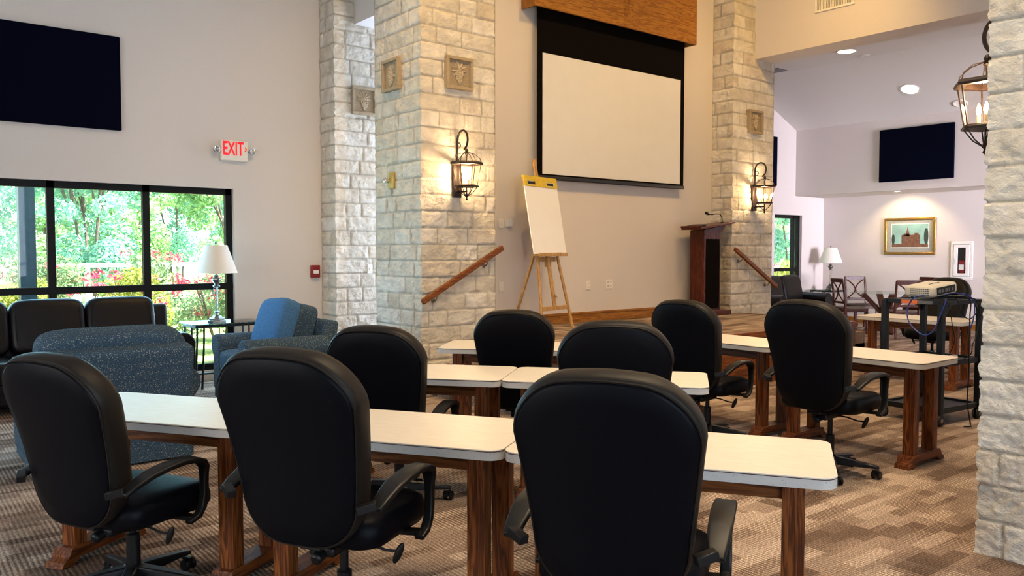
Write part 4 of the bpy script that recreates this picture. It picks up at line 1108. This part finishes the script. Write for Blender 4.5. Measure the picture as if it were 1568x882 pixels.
cable('blue cable looping off the left side of the cart', [(7.50, 3.30, 1.13), (7.36, 3.40, 1.13), (7.315, 3.46, 1.04), (7.30, 3.44, .90), (7.30, 3.32, .80), (7.30, 3.22, .83), (7.31, 3.17, .98), (7.33, 3.14, 1.10), (7.46, 3.2, 1.105)], .0055, M['blue_wire'])
cable('blue cable arching over the right of the cart top', [(7.56, 3.28, 1.14), (7.62, 3.20, 1.16), (7.72, 3.13, 1.12), (7.76, 3.12, 1.02), (7.74, 3.12, .92), (7.72, 3.13, .84)], .0055, M['blue_wire'])
cable('black cable hanging down the front of the cart to the floor', [(7.62, 3.27, 1.13), (7.70, 3.14, 1.11), (7.705, 3.13, .95), (7.69, 3.125, .7), (7.70, 3.125, .45), (7.68, 3.12, .2), (7.66, 3.08, .02), (7.56, 3.02, .008), (7.50, 3.05, .008)], .006, M['plastic'])
cable('black cable dangling in a loop beside the right cart post', [(7.66, 3.26, 1.12), (7.80, 3.14, 1.10), (7.84, 3.12, .95), (7.80, 3.12, .78), (7.75, 3.125, .70), (7.74, 3.13, .62), (7.78, 3.2, .565)], .005, M['plastic'])
cable('black cable sagging between the front and right cart posts', [(7.60, 3.3, 1.12), (7.50, 3.14, 1.11), (7.56, 3.13, 1.0), (7.68, 3.125, .93), (7.82, 3.13, .99), (7.90, 3.15, 1.08), (7.93, 3.25, 1.105)], .005, M['plastic'])
cable('thin black cable hanging behind the front cart post', [(7.45, 3.3, 1.11), (7.40, 3.25, 1.12), (7.38, 3.145, 1.08), (7.42, 3.13, .9), (7.47, 3.135, .74), (7.49, 3.2, .57)], .0045, M['plastic'])
t = thing('power_strip', 'pale power strip lying on the middle shelf of the cart', 'power strip', (7.61, 3.31, .555), math.radians(-45))
MB().box(-.19, .19, -.028, .028, 0, .035).build('housing', M['beige'], t, bevel=.006)
m = MB()
for i in range(6): m.box(-.16 + i * .05, -.135 + i * .05, -.016, .016, .035, .037)
m.build('sockets', M['hole'], t, smooth=0)
MB().box(.15, .175, -.012, .012, .035, .043).build('rocker_switch', M['red'], t, smooth=0)
t = thing('media_player', 'flat black media player on the cart top behind the projector', 'media player', (7.86, 3.36, 1.098), CRZ)
MB().box(-.04, .09, -.16, .20, .006, .05).build('case', M['plastic'], t, bevel=.005)
MB().box(-.02, .06, -.1615, -.16, .02, .034).build('display', M['grey'], t, smooth=0)
MB().box(-.03, -.01, -.14, .18, 0, .007).box(.06, .08, -.14, .18, 0, .007).build('foot', M['plastic'], t, smooth=0)
# ------------------------------------------------------------------ outdoors
box_struct('ground_lawn', (-30, 60, 9.86, 60, -.12, -.02), M['lawn'])
box_struct('ground_path', (-30, 60, 9.9, 11.2, -.02, .0), M['concrete'])
def leaves(name, mat, parent, blobs, n, size, seed, smoothb=0):
    rnd = random.Random(seed); vs = []; fs = []
    tot = sum(b[3] * b[4] * b[5] for b in blobs)
    for b in blobs:
        for _ in range(int(n * b[3] * b[4] * b[5] / tot) + 4):
            while True:
                p = Vector((rnd.uniform(-1, 1), rnd.uniform(-1, 1), rnd.uniform(-1, 1)))
                if p.length < 1: break
            p = p.normalized() * (p.length ** .45)
            c = Vector((b[0] + p.x * b[3], b[1] + p.y * b[4], b[2] + p.z * b[5]))
            if c.z < .03: c.z = .03 + rnd.random() * .1
            nrm = (p + Vector((rnd.gauss(0, .5), rnd.gauss(0, .5), rnd.gauss(0, .5) + .3))).normalized()
            a = nrm.orthogonal().normalized(); a.rotate(Matrix.Rotation(rnd.uniform(0, 6.28), 3, nrm)); q = nrm.cross(a)
            s = size * rnd.uniform(.6, 1.3); o = len(vs)
            vs += [tuple(c - a * s), tuple(c - q * s * .45), tuple(c + a * s), tuple(c + q * s * .45)]; fs.append((o, o + 1, o + 2, o + 3))
    me = bpy.data.meshes.new(name); me.from_pydata(vs, [], fs); me.materials.append(mat)
    o = bpy.data.objects.new(name, me); COL.objects.link(o)
    if parent: o.parent = parent
    return o
def tree(label, x, y, h, r, mat, seed, n=19000):
    t = thing('garden_tree', label, 'tree', (x, y, 0), 0, 'trees beyond the windows'); rnd = random.Random(seed)
    m = MB(); tips = []
    nst = rnd.randint(2, 4)
    for k in range(nst):
        a = 6.28 * k / nst + rnd.random(); sp = r * .55
        p1 = (.08 * math.cos(a), .08 * math.sin(a), -.03); p2 = (sp * .35 * math.cos(a), sp * .35 * math.sin(a), h * .3); p3 = (sp * math.cos(a), sp * math.sin(a), h * .72)
        m.tube(spline([p1, p2, p3], 5), [.042 - .0028 * i for i in range(11)], 7); tips.append(Vector(p3)); tips.append(Vector(p2) * .5 + Vector(p3) * .5)
        for j in range(3):
            b = a + rnd.uniform(-1.3, 1.3); q = Vector(p2) * .7 + Vector(p3) * .3
            e = q + Vector((math.cos(b) * r * .55, math.sin(b) * r * .55, h * .25)); m.tube([q, (q + e) / 2 + Vector((0, 0, .1)), e], [.02, .015, .009], 5); tips.append(e)
    m.build('trunk', M['bark'], t)
    bl = []
    for p in tips:
        for _ in range(3):
            bl.append((p.x + rnd.uniform(-.35, .35) * r, p.y + rnd.uniform(-.35, .35) * r, max(h * .24, p.z + rnd.uniform(-.24, .20) * h), r * rnd.uniform(.22, .36), r * rnd.uniform(.22, .36), r * rnd.uniform(.16, .28)))
    for _ in range(7):
        a = rnd.uniform(0, 6.28); bl.append((math.cos(a) * r * .55, math.sin(a) * r * .55, h * rnd.uniform(.2, .36), r * .34, r * .34, h * .09))
    leaves('crown', mat, t, bl, n, .052, seed)
def shrub(label, x, y, h, r, mat, seed, flowers=True, n=4200):
    t = thing('flowering_shrub', label, 'shrub', (x, y, 0), 0, 'flowering shrubs outside the windows'); rnd = random.Random(seed)
    m = MB()
    for k in range(7):
        a = rnd.uniform(0, 6.28); m.tube([(.03 * math.cos(a), .03 * math.sin(a), 0), (r * .3 * math.cos(a), r * .3 * math.sin(a), h * .45), (r * .5 * math.cos(a), r * .5 * math.sin(a), h * .8)], [.014, .01, .005], 5)
    m.build('stems', M['bark'], t)
    bl = []
    for _ in range(15):
        a = rnd.uniform(0, 6.28); q = rnd.random() ** .6 * r * .75
        bl.append((q * math.cos(a), q * math.sin(a), h * rnd.uniform(.25, .86), r * .36, r * .36, h * .17))
    leaves('foliage', mat, t, bl, n, .034, seed)
    if flowers:
        fb = []
        for _ in range(16):
            a = rnd.uniform(0, 6.28); q = rnd.random() ** .5 * r * .95; fb.append((q * math.cos(a), q * math.sin(a), h * rnd.uniform(.4, 1.0), .10, .10, .07))
        leaves('blossoms', M['petal'], t, fb, 420, .034, seed + 1)
rnd = random.Random(21)
mats = ['leafA', 'leafB', 'leafA', 'leafB', 'leafA', 'leafB']
dirs = ['left of the left mullion', 'behind the middle pane', 'behind the right pane']
TT = [(.6, 17.0, 5.6, 1.45), (3.5, 16.9, 5.0, 1.40), (6.4, 17.2, 4.9, 1.45), (2.0, 19.8, 5.6, 1.5), (5.0, 19.9, 5.0, 1.5), (8.1, 20.0, 5.4, 1.5),
      (-1.6, 20.2, 6, 1.6), (.2, 23.3, 6.4, 1.7), (3.6, 23.2, 6.0, 1.7), (7.0, 23.3, 5.8, 1.7), (10.4, 23.2, 6.2, 1.7),
      (2.0, 27, 6.6, 1.9), (5.9, 27.1, 6.4, 1.9), (9.8, 27, 6.4, 1.9), (13.6, 27.2, 6.6, 1.9)]
TT += [(22.6, 14.2, 5.2, 1.5), (25.8, 15.0, 5.6, 1.6), (24.2, 18.2, 6.0, 1.6), (28.0, 18.6, 6.4, 1.7), (31.0, 22.0, 6.8, 1.9)]
for i, (x, y, h, r) in enumerate(TT):
    r *= .76
    w = 'narrow back room window' if x > 20 else 'big window'
    tree('leafy tree in the garden seen through the ' + w, x, y, h, r, M[mats[i % 6]], 100 + i)
    COL.objects[-1]
for o in COL.objects:
    if o.get('category') == 'tree': o['group'] = 'garden trees behind the narrow window' if o.location.x > 20 else 'garden trees behind the big window'
SS = [(1.55, 12.4, 1.2, .68, 'leafC'), (2.95, 12.5, 1.3, .70, 'leafC'), (4.35, 12.5, 1.4, .72, 'leafD'), (.1, 12.5, 1.25, .68, 'leafC'), (2.2, 14.0, 1.5, .74, 'leafD'), (3.7, 14.1, 1.5, .76, 'leafD'), (5.25, 14.0, 1.4, .74, 'leafD'), (.7, 14.0, 1.45, .72, 'leafC'), (6.6, 14.6, 1.3, .7, 'leafD')]
SS += [(17.6, 11.9, 1.0, .62, 'leafC'), (18.95, 12.2, 1.3, .68, 'leafC'), (20.4, 12.3, 1.3, .7, 'leafD')]
for i, (x, y, h, r, m) in enumerate(SS):
    w = 'narrow back room window' if x > 16 else 'big window'
    shrub(('yellow-green' if m == 'leafC' else 'green') + ' shrub with pink blossoms outside the ' + w, x, y, h, r, M[m], 300 + i)
for o in COL.objects:
    if o.get('category') == 'shrub': o['group'] = o['label'].split(' shrub')[0] + ' shrubs outside the ' + o['label'].split('outside the ')[1]
t = thing('garden_rail', 'white horizontal garden rail behind the shrubs', 'fence', (4.0, 15.45, 0))
MB().bar((-6, 0, 1.28), (7, 0, 1.28), .05, .07).bar((-6, 0, .7), (7, 0, .7), .05, .07).build('rail', M['white'], t, smooth=0)
for k in range(6): MB().box(-6 + k * 2.55, -5.92 + k * 2.55, -.05, .05, -.02, 1.31).build('post', M['white'], t, smooth=0)
t = thing('porch_post', 'blue-grey painted porch post outside the left window pane', 'post', (1.605, 11.0, 0))
MB().box(-.085, .085, -.085, .085, 0, 3.0).build('shaft', M['post_blue'], t, bevel=.008)
MB().box(-.10, .10, -.10, .10, 0, .16).build('base', M['post_blue'], t, bevel=.008)
MB().box(-.05, .05, -.09, -.085, .25, 2.9).build('inset', M['post_blue'], t, smooth=0)

# ------------------------------------------------------------------ light
w = bpy.data.worlds.new('world'); sc.world = w; w.use_nodes = True; nt = w.node_tree
bg = nt.nodes['Background']
tc = nt.nodes.new('ShaderNodeTexCoord'); sz = N(nt, 'ShaderNodeSeparateXYZ', i0=tc.outputs['Generated'])
nt.links.new(ramp(nt, sz.outputs[2], [(0.0, (0.95, 0.97, 1.0)), (0.5, (0.62, 0.82, 1.0))]), bg.inputs[0]); bg.inputs[1].default_value = SKY
s = bpy.data.lights.new('sun', 'SUN'); s.energy = SUN; s.angle = .01; s.color = (1.0, .95, .86)
so = bpy.data.objects.new('sun', s); COL.objects.link(so); so.rotation_euler = Vector((-.50, .22, -.80)).to_track_quat('-Z', 'Y').to_euler()
def area(name, loc, rot, sx, sy, e, col, spread=PI):
    l = bpy.data.lights.new(name, 'AREA'); l.shape = 'RECTANGLE'; l.size = sx; l.size_y = sy; l.energy = e; l.color = col; l.spread = spread
    o = bpy.data.objects.new(name, l); COL.objects.link(o); o.location = loc; o.rotation_euler = rot; return o
area('daylight_west', (-3.92, 3.3, 1.75), (PI / 2, 0, -PI / 2), 4.4, 2.4, L_WEST, (1.0, .94, .90))
area('daylight_south', (.5, -3.92, 1.85), (PI / 2, 0, 0), 5.8, 2.6, L_SOUTH, (.56, .74, 1.0))
area('fill_back_room', (13.4, -3.2, 1.75), (math.radians(94), 0, math.radians(-20)), 3.2, 2.3, L_BACK, (.90, .84, 1.0), math.radians(56))  # added fill lamp for the back room, narrowed to miss the stage wall
area('daylight_north', (1.4, 9.66, 1.2), (PI / 2, 0, PI), 4.2, 2.1, L_NORTH, (.32, .72, 1.0)).data.cycles.is_portal = False
def spot(name, loc, tgt, e, col, size=1.6, blend=.9, r=.08):
    l = bpy.data.lights.new(name, 'SPOT'); l.energy = e; l.color = col; l.spot_size = size; l.spot_blend = blend; l.shadow_soft_size = r
    o = bpy.data.objects.new(name, l); COL.objects.link(o); o.location = loc
    o.rotation_euler = (Vector(tgt) - Vector(loc)).to_track_quat('-Z', 'Y').to_euler(); return o
WARM = (1.0, .61, .19)
for i, (p, q, e) in enumerate([((4.2, 5.0, 6.1), (5.2, 7.3, 2.0), STG * 1.15), ((6.8, 4.6, 6.1), (7.2, 7.7, 1.2), STG * .8), ((9.0, 4.6, 6.1), (9.6, 7.7, 1.2), STG),
                               ((2.5, 6.2, 6.1), (4.7, 7.9, 2.4), STG * 1.0), ((3.0, 2.3, 6.1), (2.8, 2.5, 0), AUD * .9), ((4.8, 2.6, 6.1), (5.0, 3.0, 0), AUD), ((6.6, 2.2, 6.1), (6.8, 2.4, 0), AUD * 1.6), ((8.6, 5.2, 6.1), (10.9, 6.6, 5.0), STG * .45), ((3.0, .8, 6.1), (3.2, 1.2, 0), AUD), ((2.5, 1.5, 6.1), (4.4, 1.4, 2.6), STG * .42)]):
    spot('hall_downlight_and_fill', p, q, e, WARM if q[2] > .5 else (1.0, .75, .47), .85 if p[0] == 2.5 else (1.05 if q[0] == 2.8 else 1.9), .9)  # the narrowest spots are unseen fills, added to warm the pillar faces
spot('picture_light', (15.95, 7.80, 2.645), (16.66, 7.80, 1.75), PICT, (1, .72, .42), 1.9, .5, .03)
area('daylight_passage', (7.28, 8.95, 2.2), (PI / 2, 0, PI / 2), 1.25, 4.0, PASS, (.58, .74, 1.0))
